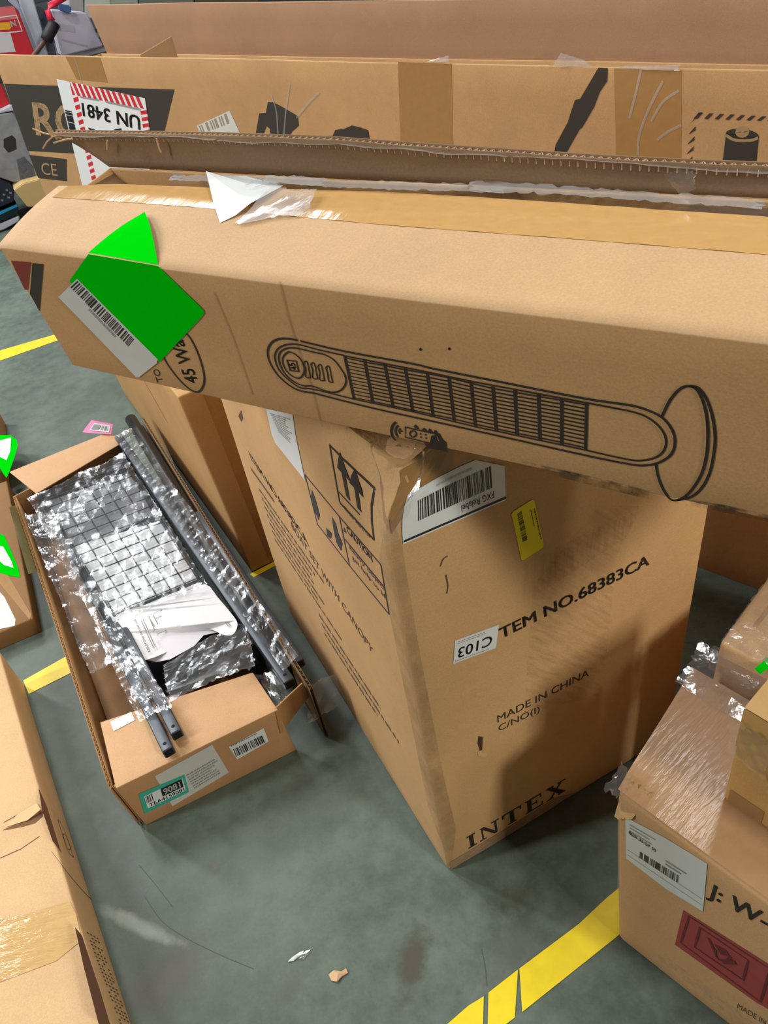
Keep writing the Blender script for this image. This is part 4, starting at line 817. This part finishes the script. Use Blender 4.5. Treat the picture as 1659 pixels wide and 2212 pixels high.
FQ = Face(fl(196, 1470, .165), fl(250, 1440, .14), fl(120, 1110, .165), fl(50, 1112, .185)); vs, fs = film_sheet(FQ, 22, 80, .014, 75, 0, .10, 1.2); m = MB(); m.add(vs, fs); m.obj('film', M['film_s'], r0)
FQ = Face(fl(650, 1570, .08), fl(745, 1520, .05), fl(715, 1450, .09), fl(655, 1480, .16)); vs, fs = film_sheet(FQ, 24, 22, .03, 76, 0, .15, 1.0); m = MB(); m.add(vs, fs); m.obj('film', M['film_s'], r0)
FQ = Face(fl(600, 1520, .185), fl(640, 1500, .18), fl(590, 1430, .17), fl(545, 1450, .17)); vs, fs = film_sheet(FQ, 14, 16, .02, 77, -.02, .1, 1.0); m = MB(); m.add(vs, fs); m.obj('film', film_mat('dark_bag', .3, .02), r0)
finish(r0)
# ------------------------------------------------------------------ carton in the lower left corner
e65 = az(-65); n65 = V(-e65[1], e65[0], 0)
E0 = fl(55, 1490); E1 = fl(292, 2240); zE = .145
root = thing('cardboard_box', 'large pale carton in the lower left corner with clear tape and a tear on top', 'box', (E0+E1)/2-n65*-.25)
eu = unit(E1-E0); inw = V(eu[1], -eu[0], 0)
if inw[0] > 0: inw = -inw
aE, bE = E0-eu*.02, E0+eu*1.35
q = boxC(bE+inw*.7, bE, aE, aE+inw*.7, *(p+Z*zE for p in (bE+inw*.7, bE, aE, aE+inw*.7)))
MB().rbox(q, .006, .05).obj('carton_body', cardboard('pale_carton_board', (212, 176, 132), flute='X', flute_k=.08), root, True)
ER = Face(bE, aE, aE+Z*zE, bE+Z*zE); ET = Face(bE+inw*.7+Z*zE, bE+Z*zE, aE+Z*zE, aE+inw*.7+Z*zE)
MB().poly(pxs(ET, [(-40, 1990), (60, 1972), (150, 1945), (164, 1975), (176, 2030), (120, 2075), (0, 2120), (-40, 2130)], .0008)).obj('packing_tape', M['tape_gloss'], root)
m = MB(); m.poly(pxs(ET, [(5, 1792), (40, 1776), (82, 1758), (92, 1752), (92, 1762), (75, 1777), (50, 1784), (20, 1790)], .0007)); m.obj('tear', plain('torn_brown', (120, 86, 54), .9), root)  # flat dark brown patch along the tear
MB().poly([ET.hit(10, 1786, .001), ET.hit(60, 1772, .003), ET.hit(92, 1752, .010), ET.hit(80, 1735, .004), ET.hit(40, 1758, .003)], .02).obj('torn_lip', M['kraft_light'], root)
m = MB(); m.line(pxs(ET, [(0, 1852), (45, 1832), (85, 1805)], .0006), .0015, Z); m.line(pxs(ET, [(8, 1775), (50, 1752), (80, 1735)], .0006), .0015, Z); m.obj('crease', M['ink_soft'], root)
m = MB(); m.poly(pxs(ER, [(82, 1700), (100, 1740), (128, 1830), (132, 1840), (112, 1815), (90, 1750)], .0006)); m.poly(pxs(ER, [(160, 2000), (176, 2020), (215, 2140), (240, 2225), (215, 2225), (180, 2090)], .0006)); m.obj('brown_print', plain('brown_panel_print', (128, 88, 66), .8, var=.1), root)['kind'] = 'stuff'
m = MB()
for k in range(26):
    rg = random.Random(k); x0, y0 = 186+k*3.1, 2012+k*8.6
    for c in range(4): m.poly(pxs(ER, [(x0+c*7, y0+c*4), (x0+c*7+3.4, y0+c*4-.5+2), (x0+c*7+5, y0+c*4+4.5), (x0+c*7+1.6, y0+c*4+3.2)], .0007)) if rg.random() > .2 else None
m.line(pxs(ER, opencurve([(110, 1838), (150, 1890), (180, 1925), (205, 1950)]), .0007), .0022, ER.n()); m.line(pxs(ER, closedcurve([(125, 1770), (138, 1790), (152, 1832), (158, 1850), (145, 1835), (134, 1800)]), .0007), .0018, ER.n(), True); m.line(pxs(ER, closedcurve([(136, 1802), (144, 1808), (152, 1830), (146, 1832)]), .0007), .0018, ER.n(), True)
m.obj('printed_marks', M['ink'], root)
finish(root, [wobble(6, .0016, 4)])
# ------------------------------------------------------------------ flat carton at the left edge and one behind it
zH = .06; h0 = fl(70, 1335, zH); h1 = fl(14, 1037, zH); eh = unit(h1-h0); sh = V(-eh[1], eh[0], 0)
if sh[0] > 0: sh = -sh
root = thing('cardboard_box', 'flat brown taped carton at the left edge beside the open carton', 'box', h0-Z*zH+sh*.2)
L_ = np.linalg.norm(h1-h0)
q = boxC(h0+sh*.6-Z*zH, h0-Z*zH, h1-Z*zH, h1+sh*.6-Z*zH, h0+sh*.6, h0, h1, h1+sh*.6); MB().rbox(q, .005, .06).obj('carton_body', cardboard('taped_dark_board', (140, 104, 66)), root, True)
HT = Face(h0+sh*.6, h0, h1, h1+sh*.6)
MB().poly(pxs(HT, [(-30, 1250), (8, 1290), (32, 1338), (30, 1352), (0, 1358), (-30, 1360)], .0008)).obj('paper_label', M['paper_grey'], root)
MB().poly(pxs(HT, [(-20, 1240), (8, 1230), (66, 1328), (62, 1338)], .0006)).obj('packing_tape', M['tape_brown'], root)
gs = MB().poly(pxs(HT, [(-12, 1150), (8, 1158), (22, 1190), (38, 1228), (42, 1248), (20, 1244), (-12, 1236)], .0012)).obj('green_sticker', M['green'], root); gs['label'] = 'fluorescent green sticker, nearer one'
MB().poly(pxs(HT, [(-12, 1178), (6, 1182), (24, 1214), (28, 1228), (8, 1222), (-12, 1205)], .0016)).obj('white_panel', M['paper_grey'], gs)
finish(root, [wobble(7, .0015, 4)])
zK = .08; k0 = V(h1[0], h1[1], zK)+eh*.03+sh*.01; k1 = k0+eh*.5-sh*.03; ek = unit(k1-k0)
root = thing('cardboard_box', 'brown carton with a green sticker at the far left edge beyond the flat carton', 'box', k0-Z*zK+sh*.2)
q = boxC(k0+sh*.5-Z*zK, k0-Z*zK, k1-Z*zK, k1+sh*.5-Z*zK, k0+sh*.5, k0, k1, k1+sh*.5); MB().rbox(q, .005, .06).obj('carton_body', M['kraft_dark'], root, True)
KT = Face(k0+sh*.5, k0, k1, k1+sh*.5)
def kp(x, y, z=.003): return fl(x, y, zK+z)
gs = MB().poly([kp(*p_) for p_ in ((-14, 940), (22, 940), (36, 950), (38, 962), (32, 985), (20, 1020), (14, 1032), (6, 1022), (-14, 985))]).obj('green_sticker', M['green'], root); gs['label'] = 'fluorescent green sticker, farther one'
MB().poly([kp(*p_, .0036) for p_ in ((-14, 955), (24, 945), (22, 975), (14, 994), (-14, 980))]).obj('white_panel', M['paper'], gs)
finish(root, [])
# ------------------------------------------------------------------ right front carton, the small one on it and the wrapped one behind
zF = .46; f0 = fl(1330, 1706, zF); f1 = fl(1500, 1442, zF); fr = fl(1659, 1952, zF); g0 = fl(1331, 2020)
ex = unit(fr-f0); ey = unit(f1-f0); LX, LY = .75, np.linalg.norm(f1-f0)
gx = az(-50.5); gb = g0+gx*LX
root = thing('cardboard_box', 'brown carton at the right front with crushed taped corner and BOX 32 OF 50 label', 'box', g0+gx*.3+ey*.15)
q = boxC(g0, gb, gb+ey*LY, g0+ey*LY, f0, f0+ex*LX, f0+ex*LX+ey*LY, f1); MB().rbox(q, .012, .03).obj('carton_body', cardboard('right_carton_board', (200, 158, 112)), root, True)
RF = Face(g0, gb, f0+ex*LX, f0); RT_ = Face(f0, f0+ex*LX, f0+ex*LX+ey*LY, f1)
MB().poly([RT_.pt(u, v, .0008) for u, v in ((.0, 0.01), (.34, .01), (.34, .99), (.0, .99))], .03).obj('packing_tape', tape_mat('cloudy_tape', (186, 148, 108), .34, .3, 14, (4, .5, 1)), root)
lab = MB().poly(pxs(RF, [(1352, 1764), (1440, 1812), (1529, 1868), (1519, 1967), (1440, 1918), (1354, 1852)], .0010), .02).obj('shipping_label', M['paper_grey'], root); lab['label'] = 'wrinkled white label reading BOX 32 OF 50'
LQ = RF.sub([(1354, 1852), (1519, 1967), (1529, 1868), (1352, 1764)], .0014)
m = MB(); m.text('BOX 32 OF 50', RF.hit(1360, 1799, .0015), RF.hit(1418, 1840, .0015), RF.hit(1360, 1793, .0015), .01); m.bars(RF.sub([(1383, 1851), (1468, 1908), (1470, 1892), (1384, 1838)], .0015), 0, 0, 1, 1, 0, 24, 8); m.obj('label_print', M['blackp'], lab)
m = MB(); m.dashes(LQ, .06, .62, .42, .92, 0, 4, .3, 4); m.dashes(LQ, .52, .45, .8, .6, 0, 4, .4, 2)
for v in (.12, .25): m.line([LQ.pt(.02, v), LQ.pt(.98, v)], .001, RF.n())
m.obj('fine_print', M['grey'], lab)
m = MB(); ptext(m, RF, 'J: W-', (1528, 1934), (1655, 2008), (1536, 1908), .0007, .02); m.obj('printed_marks', M['ink'], root)
m = MB(); m.poly(pxs(RF, [(1476, 1963), (1720, 2120), (1700, 2195), (1632, 2158), (1457, 2034)], .0007)); sq = m.obj('red_stamp', M['ink_red2'], root)
m = MB()
for pl_, cl in (([(1489, 1976), (1662, 2090), (1640, 2156), (1470, 2030)], True), ([(1512, 2000), (1615, 2070), (1603, 2110), (1500, 2040)], True), (arc(1562, 2052, 18, 30, 200), False)): m.line(pxs(RF, pl_, .001), .004, RF.n(), cl)
m.line(pxs(RF, opencurve([(1530, 2022), (1538, 2040), (1545, 2055)]), .001), .005, RF.n()); m.poly(pxs(RF, [(1542, 2034), (1568, 2048), (1576, 2062), (1556, 2056)], .001)); m.poly(pxs(RF, [(1556, 2066), (1586, 2070), (1590, 2078), (1562, 2076)], .001)); m.obj('stamp_lines', M['ink_red3'], sq)
m = MB(); ptext(m, RF, 'MADE IN', (1590, 2168), (1650, 2205), (1592, 2158), .0007); m.obj('printed_marks', M['ink_soft'], root)
MB().poly(pxs(RF, [(1420, 2048), (1520, 2118), (1640, 2212), (1600, 2212), (1500, 2128), (1415, 2062)], .0006)).obj('scuff', scuff_mat('rubbed_edge', (206, 176, 140), .45, .62, 40, .6), root)
F = Face(RF.hit(1332, 1765, .003), RF.hit(1372, 1768, .003), RT_.pt(.06, .12, .004), RT_.pt(0, .10, .004)); vs, fs = film_sheet(F, 14, 14, .006, 81, .001, .1); m = MB(); m.add(vs, fs); m.obj('torn_tape', tape_mat('crumpled_corner_tape', (204, 168, 116), .18, .8, 40, (1, 1, 1)), root)
F = Face(RF.hit(1320, 1720, .004)-ex*.008, RF.hit(1345, 1726, .006), RT_.pt(.03, .10, .008), f0+ey*.05-ex*.012); vs, fs = film_sheet(F, 8, 8, .012, 82, .002, .2); m = MB(); m.add(vs, fs); m.obj('torn_tape', M['film_s'], root)
a = f1; F = Face(f1-ey*.05-ex*.01+Z*.002, f1-ey*.05+ex*.22+Z*.002, f1+ey*.05+ex*.22+Z*.004, f1+ey*.05-ex*.01+Z*.004); vs, fs = film_sheet(F, 36, 16, .008, 83, 0, .02); m = MB(); m.add(vs, fs); m.obj('torn_tape', M['film_s'], root)
finish(root, [wobble(8, .0022, 5), dent(f0, .03, (.004, .004, -.012))])
# small carton on top
zG0 = zF+.0015; p0 = fl(1560, 1724, zG0); p1 = fl(1659, 1792, zG0); gx2 = unit(p1-p0); gy2 = V(-gx2[1], gx2[0], 0); zG1 = .682
tg = fl(1606, 1528, zG1)
root = thing('cardboard_box', 'small tan taped carton standing on the right front carton', 'box', p0+gx2*.15+gy2*.1)
up = tg-p0; q = boxC(p0, p0+gx2*.35, p0+gx2*.35+gy2*.2, p0+gy2*.2, tg, tg+gx2*.35, tg+gx2*.35+gy2*.2, tg+gy2*.2); MB().rbox(q, .006, .03).obj('carton_body', cardboard('small_carton_board', (204, 160, 98)), root, True)
GF = Face(q[0][0][0], q[1][0][0], q[1][0][1], q[0][0][1]); GT = Face(q[0][0][1], q[1][0][1], q[1][1][1], q[0][1][1])
MB().poly([GF.pt(u, v, .0007) for u, v in ((.0, .62), (1, .62), (1, 1), (0, 1))]).obj('packing_tape', M['tape'], root)
MB().poly([GT.pt(u, v, .0007) for u, v in ((0, 0), (1, 0), (1, .8), (0, .8))]).obj('packing_tape', M['tape'], root)
F = Face(GF.pt(-.03, .55, .003), GF.pt(.14, .5, .003), GF.pt(.14, .9, .005), GF.pt(-.03, .95, .005)); vs, fs = film_sheet(F, 12, 12, .006, 84, .001, .12); m = MB(); m.add(vs, fs); m.obj('torn_tape', M['film'], root)
MB().poly([GF.pt(u, v, .0007) for u, v in ((.02, .02), (.16, .02), (.16, .16), (.02, .16))]).obj('packing_tape', M['tape_brown'], root)
m = MB(); m.text('48', GF.pt(.34, .10, .0008), GF.pt(.34, .30, .0008), GF.pt(.28, .10, .0008)); m.obj('printed_marks', M['ink'], root)
finish(root, [wobble(9, .0012, 5)])
# wrapped carton behind
zJ = .5; j0 = fl(1553, 1388, zJ); j1 = fl(1662, 1243, zJ); je = unit(j1-j0); jx = V(je[1], -je[0], 0)
root = thing('cardboard_box', 'pale carton wrapped in clear film at the right edge behind the small tan carton', 'box', j0+je*.2+jx*.2-Z*zJ)
q = boxC(j0-Z*zJ, j0+jx*.6-Z*zJ, j0+jx*.6+je*.6-Z*zJ, j0+je*.6-Z*zJ, j0, j0+jx*.6, j0+jx*.6+je*.6, j0+je*.6); MB().rbox(q, .01, .04).obj('carton_body', M['kraft_light'], root, True)
JT = Face(q[0][0][1], q[1][0][1], q[1][1][1], q[0][1][1])
F = Face(JT.pt(.004, -.004, .002), JT.pt(.35, -.004, .002), JT.pt(.35, .3, .004), JT.pt(.004, .34, .004)); vs, fs = film_sheet(F, 36, 30, .005, 91, 0, .012); m = MB(); m.add(vs, fs); m.obj('stretch_film', M['film_s'], root)
F = Face(j0-jx*.012-je*.014-Z*.05, j0+jx*.3-je*.012-Z*.05, j0+jx*.3-je*.006+Z*.002, j0-jx*.004-je*.006+Z*.002); vs, fs = film_sheet(F, 36, 10, .007, 92, 0, .03); m = MB(); m.add(vs, fs); m.obj('stretch_film', M['film_s'], root)
m = MB()
for k in (.05, .10, .16): m.line([JT.pt(k, .1, .0007), JT.pt(k+.02, .9, .0007)], .008, Z)
m.obj('grain_streak', scuff_mat('brown_streak', (150, 112, 72), .4, .65, 14, .6), root)
MB().poly([JT.hit(1628, 1448, .004), JT.hit(1662, 1420, .004), JT.hit(1668, 1440, .004), JT.hit(1640, 1460, .004)]).obj('green_sticker', M['green'], root)
finish(root, [wobble(10, .0015, 5)])
# ------------------------------------------------------------------ scraps on the floor
def scrap(name, pts, mat, label, cat, z=.006):
    P = [fl(x, y, .001) for x, y in pts]; c_ = sum(P)/len(P); rg = random.Random(len(pts)); up_ = [p_+Z*(z*rg.uniform(.4, 1.3)) for p_ in P]; n = len(P)
    vs = P+up_+[c_+Z*z*1.6]; fs = [[i, (i+1) % n, n+(i+1) % n, n+i] for i in range(n)]+[[n+i, n+(i+1) % n, 2*n] for i in range(n)]+[list(range(n))[::-1]]
    o = obj(name, newmesh(name, vs, fs), mat); tag(o, label, cat); single(o, c_); return o
scrap('cardboard_scrap', [(710, 2106), (722, 2098), (738, 2099), (748, 2093), (752, 2102), (738, 2110), (728, 2122), (716, 2119)], plain('torn_kraft', (206, 170, 132), .8, var=.12, scale=80), 'small torn cardboard scrap on the grey floor', 'scrap', .004)
scrap('paper_scrap', [(622, 2078), (632, 2068), (648, 2058), (656, 2054), (655, 2062), (644, 2068), (634, 2076)], M['paper'], 'small white paper scrap on the grey floor', 'scrap', .003)
vs, fs = film_sheet(Face(fl(640, 2072, .002), fl(656, 2074, .002), fl(672, 2050, .002), fl(660, 2054, .002)), 6, 8, .006, 95, 0, .1); m = MB(); m.add(vs, fs); o = m.obj('film_scrap', M['film_s']); tag(o, 'small clear film scrap beside the white paper scrap', 'scrap'); single(o, fl(655, 2064))
# ------------------------------------------------------------------ goods piled behind on the left
dB = V(-2.084, 5.357, 0); nZ = unit(dB); uZ = V(nZ[1], -nZ[0], 0)
def gp_(x, y, w=0.0): return onplane(x, y, dB+nZ*w, nZ)
def good(name, label, cat, poly, depth, mat, w=0.0, group=None, marks=None, z0=None):
    """solid with the outline poly (pixels on an upright plane at its true distance) and a real depth"""
    P = [gp_(x, y, w) for x, y in poly]
    if z0 is not None:
        zz = sorted(p_[2] for p_ in P)[1]
        for p_ in P:
            if p_[2] <= zz+.004 or p_[2] < z0: p_[2] = z0
    Q = [p_+nZ*depth for p_ in P]; n = len(P); c_ = sum(P)/n
    r0 = thing(name, label, cat, c_+nZ*depth/2, group)
    bm = bmesh.new(); a = [bm.verts.new(p_) for p_ in P]; b = [bm.verts.new(p_) for p_ in Q]
    bm.faces.new(a); bm.faces.new(b[::-1])
    for i in range(n): bm.faces.new([a[(i+1) % n], a[i], b[i], b[(i+1) % n]])
    bmesh.ops.recalc_face_normals(bm, faces=bm.faces[:]); bmesh.ops.bevel(bm, geom=bm.edges[:], offset=.006, segments=2, affect='EDGES')
    me = bpy.data.meshes.new(name); bm.to_mesh(me); bm.free(); obj('shell', me, mat, r0)
    for (mp, mm_) in marks or ():
        q_ = MB(); q_.poly([gp_(x, y, w)-nZ*.0015 for x, y in mp], .2); q_.obj('printed_panel', mm_, r0)
    finish(r0); return r0
WH = plain('white_carton', (214, 212, 222), .45, var=.04, scale=8); LIL = plain('pale_lilac_carton', (196, 190, 208), .5, var=.05, scale=8); PB = plain('pale_blue_plastic', (176, 190, 218), .35, var=.1, scale=9); SL = plain('slate_plastic', (72, 82, 100), .4, var=.2, scale=12)
RD = plain('red_carton', (205, 28, 48), .45, var=.06, scale=6); PKR = plain('pale_red_carton', (232, 110, 118), .5); DKB = plain('dark_blue_goods', (38, 44, 66), .45, var=.3, scale=30); CY = plain('cyan_rim', (40, 160, 210), .4); TEALB = plain('dark_teal_tray', (12, 40, 50), .4); GRY = plain('grey_goods', (150, 150, 158), .4, var=.3, scale=22)
good('storage_tray', 'white tray at the bottom of the goods pile on the far left', 'tray', [(-80, 520), (8, 497), (42, 478), (42, 466), (0, 484), (-80, 500)], .4, WH)
r0 = good('plastic_tray', 'dark tray with bright blue rim in the goods pile on the far left', 'tray', [(-80, 500), (0, 482), (40, 464), (40, 446), (36, 442), (0, 462), (-80, 474)], .4, TEALB, marks=[([(-80, 484), (0, 464), (38, 446), (36, 441), (0, 456), (-80, 470)], CY)])
good('patterned_cushion', 'dark blue patterned soft goods in the pile on the far left', 'fabric', [(-80, 474), (-10, 452), (30, 436), (32, 414), (24, 398), (0, 388), (-80, 390)], .35, DKB, .02, marks=[([(x, y), (x+5, y+1), (x+5, y+5), (x, y+4)], M['grey']) for x, y in ((6, 418), (16, 424), (2, 430), (12, 408), (20, 414))])
good('bubble_bag', 'grey goods in a clear bag in the pile on the far left', 'bag', [(-80, 388), (0, 384), (30, 394), (60, 396), (84, 380), (72, 330), (40, 262), (30, 244), (-80, 252)], .35, GRY, .05, marks=[([(8, 300), (26, 292), (34, 300), (36, 322), (18, 330), (8, 318)], plain('dark_goods', (46, 40, 44), .5)), ([(36, 345), (52, 338), (72, 360), (76, 380), (44, 388)], plain('grey_patterned_goods', (96, 100, 112), .4, var=.5, scale=60))])
good('kraft_carton', 'torn yellow kraft carton edge in the pile behind the tall carton', 'box', [(30, 410), (50, 396), (80, 388), (140, 370), (150, 440), (60, 448), (46, 430)], .3, plain('yellow_kraft', (232, 196, 136), .7, var=.06), -.05)
good('white_bag', 'white bag between red carton and grey goods at far left', 'bag', [(-80, 250), (6, 244), (34, 238), (24, 226), (0, 238), (-80, 244)], .3, WH, .06)
good('red_carton', 'red carton at the left edge below the black strap pile', 'box', [(-80, 243), (0, 236), (22, 225), (6, 186), (-6, 176), (-80, 170)], .3, RD, .10)
# upper row stands on a dark table behind
ZT = gp_(60, 150, .24)[2]; tb0 = gp_(-150, 150, .22); tb1 = gp_(340, 150, .22); tb0[2] = tb1[2] = ZT
root = thing('table', 'dark work table behind the tall carton carrying the upper row of goods', 'table', V((tb0[0]+tb1[0])/2, (tb0[1]+tb1[1])/2, 0)+nZ*.45)
DT = plain('dark_table_top', (60, 58, 60), .6); td = Z*.035
MB().rbox(boxC(tb0-td, tb1-td, tb1-td+nZ*1.0, tb0-td+nZ*1.0, tb0, tb1, tb1+nZ*1.0, tb0+nZ*1.0), .004, .3).obj('table_top', DT, root)
for c_ in (tb0+uZ*.06+nZ*.05, tb1-uZ*.06+nZ*.05, tb1-uZ*.06+nZ*.93, tb0+uZ*.06+nZ*.93): MB().tube([V(c_[0], c_[1], ZT-.035), V(c_[0], c_[1], .003)], .025, 8).obj('leg', DT, root)
finish(root)
NRED = good('red_carton', 'red and white carton with white N mark on the upper left', 'box', [(-60, 150), (72, 140), (74, 112), (40, 24), (30, 14), (-60, 22)], .04, RD, .24, z0=ZT, marks=[([(-60, 52), (40, 40), (30, 14), (-60, 22)], PKR), ([(-20, 66), (20, 64), (24, 60), (20, 48), (-20, 50)], plain('orange_patch', (238, 176, 34), .5)), ([(-60, 118), (34, 112), (22, 70), (-60, 66)], WH)])
m = MB(); S0 = gp_(25, 58, .24)-nZ*.003; S1 = gp_(36, 55.5, .24)-nZ*.003; S2 = gp_(21, 46, .24)-nZ*.003; m.text('N', S0, S1, S2, .03)
m.line([gp_(x, y, .24)-nZ*.003 for x, y in ((0, 72), (48, 67), (35, 33), (-4, 38))], .006, -nZ); nn = m.obj('white_print', M['paper'], NRED)
finish_fix = np.array([v.co[:] for v in nn.data.vertices])-np.array(NRED.location); nn.data.vertices.foreach_set('co', finish_fix.ravel()); nn.data.update()
good('plastic_folder', 'pale blue plastic pack beside the red N carton', 'pack', [(74, 150), (98, 140), (78, 100), (40, 5), (24, -20), (16, 0), (42, 24)], .03, PB, .30, z0=ZT)
good('plastic_folder', 'white plastic pack third from left in the upper row', 'pack', [(80, 130), (104, 126), (96, 80), (70, -10), (34, -20)], .03, plain('white_plastic_pack', (206, 214, 232), .35, var=.1, scale=9), .35, z0=ZT)
good('binder', 'slate grey upright slab beside the white plastic pack', 'board', [(98, 130), (124, 128), (116, 86), (94, 16), (76, 12), (80, 30)], .03, SL, .40, z0=ZT)
good('lilac_carton', 'pale lilac printed carton left of the open back flap', 'box', [(136, 128), (232, 126), (212, 80), (192, 36), (186, 28), (110, 22), (116, 50)], .16, LIL, .45, z0=ZT, marks=[([(124, 50), (130, 52), (132, 66), (127, 66)], plain('grey_lilac_print', (150, 144, 168), .6)), ([(131, 52), (160, 56), (162, 70), (134, 66)], plain('pale_print_block', (182, 176, 198), .6)), ([(134, 84), (190, 98), (188, 102), (134, 88)], plain('pale_print_line', (170, 164, 190), .6))])
good('blue_cap', 'small dark blue pouch lying on the lilac carton', 'pouch', [(128, 8), (152, 12), (156, 24), (146, 30), (128, 22)], .04, plain('blue_cloth', (64, 100, 150), .6), .40)
good('dark_pack', 'dark teal flat pack at the top left behind the red handle', 'pack', [(70, -20), (72, 10), (106, 2), (104, -20)], .1, plain('dark_teal_pack', (50, 66, 84), .4), .62)
for x0, x1, c_, lb in ((148, 182, (176, 176, 176), 'grey carton'), (182, 240, (206, 214, 206), 'pale carton'), (238, 300, (170, 180, 168), 'grey green carton'), (300, 420, (120, 128, 116), 'dull green carton'), (420, 560, (96, 88, 70), 'brown carton')):
    good('far_carton', lb+' just above the rim of the open back flap', 'box', [(x0+1, 40 if x0 > 180 else 28), (x1, 40 if x0 > 180 else 30), (x1-3, -60), (x0+1, -60)], .3, plain('far_'+lb.replace(' ', '_'), c_, .6, var=.2, scale=9), .75)
# red handle with black strap
r0 = thing('hand_tool', 'tool with red handle and black grip leaning on the goods pile', 'tool', gp_(108, 60, .2))
h = [gp_(x, y, .20) for x, y in ((140, -6), (120, 6), (107, 12), (103, 24), (108, 38), (115, 46))]; MB().tube([p_ for p_ in h], .018, 10).obj('handle', plain('red_rubber', (228, 30, 66), .4), r0, True)
MB().tube([gp_(118, 50, .2), gp_(112, 62, .19), gp_(104, 76, .18), (gp_(100, 88, .18))], .034, 10).obj('grip', plain('black_grip', (34, 30, 34), .6), r0, True)
MB().tube([gp_(101, 82, .18), gp_(88, 100, .17), gp_(74, 118, .16), gp_(66, 130, .16)], .014, 8).obj('shaft', plain('brown_shaft', (96, 66, 58), .5), r0, True); finish(r0)
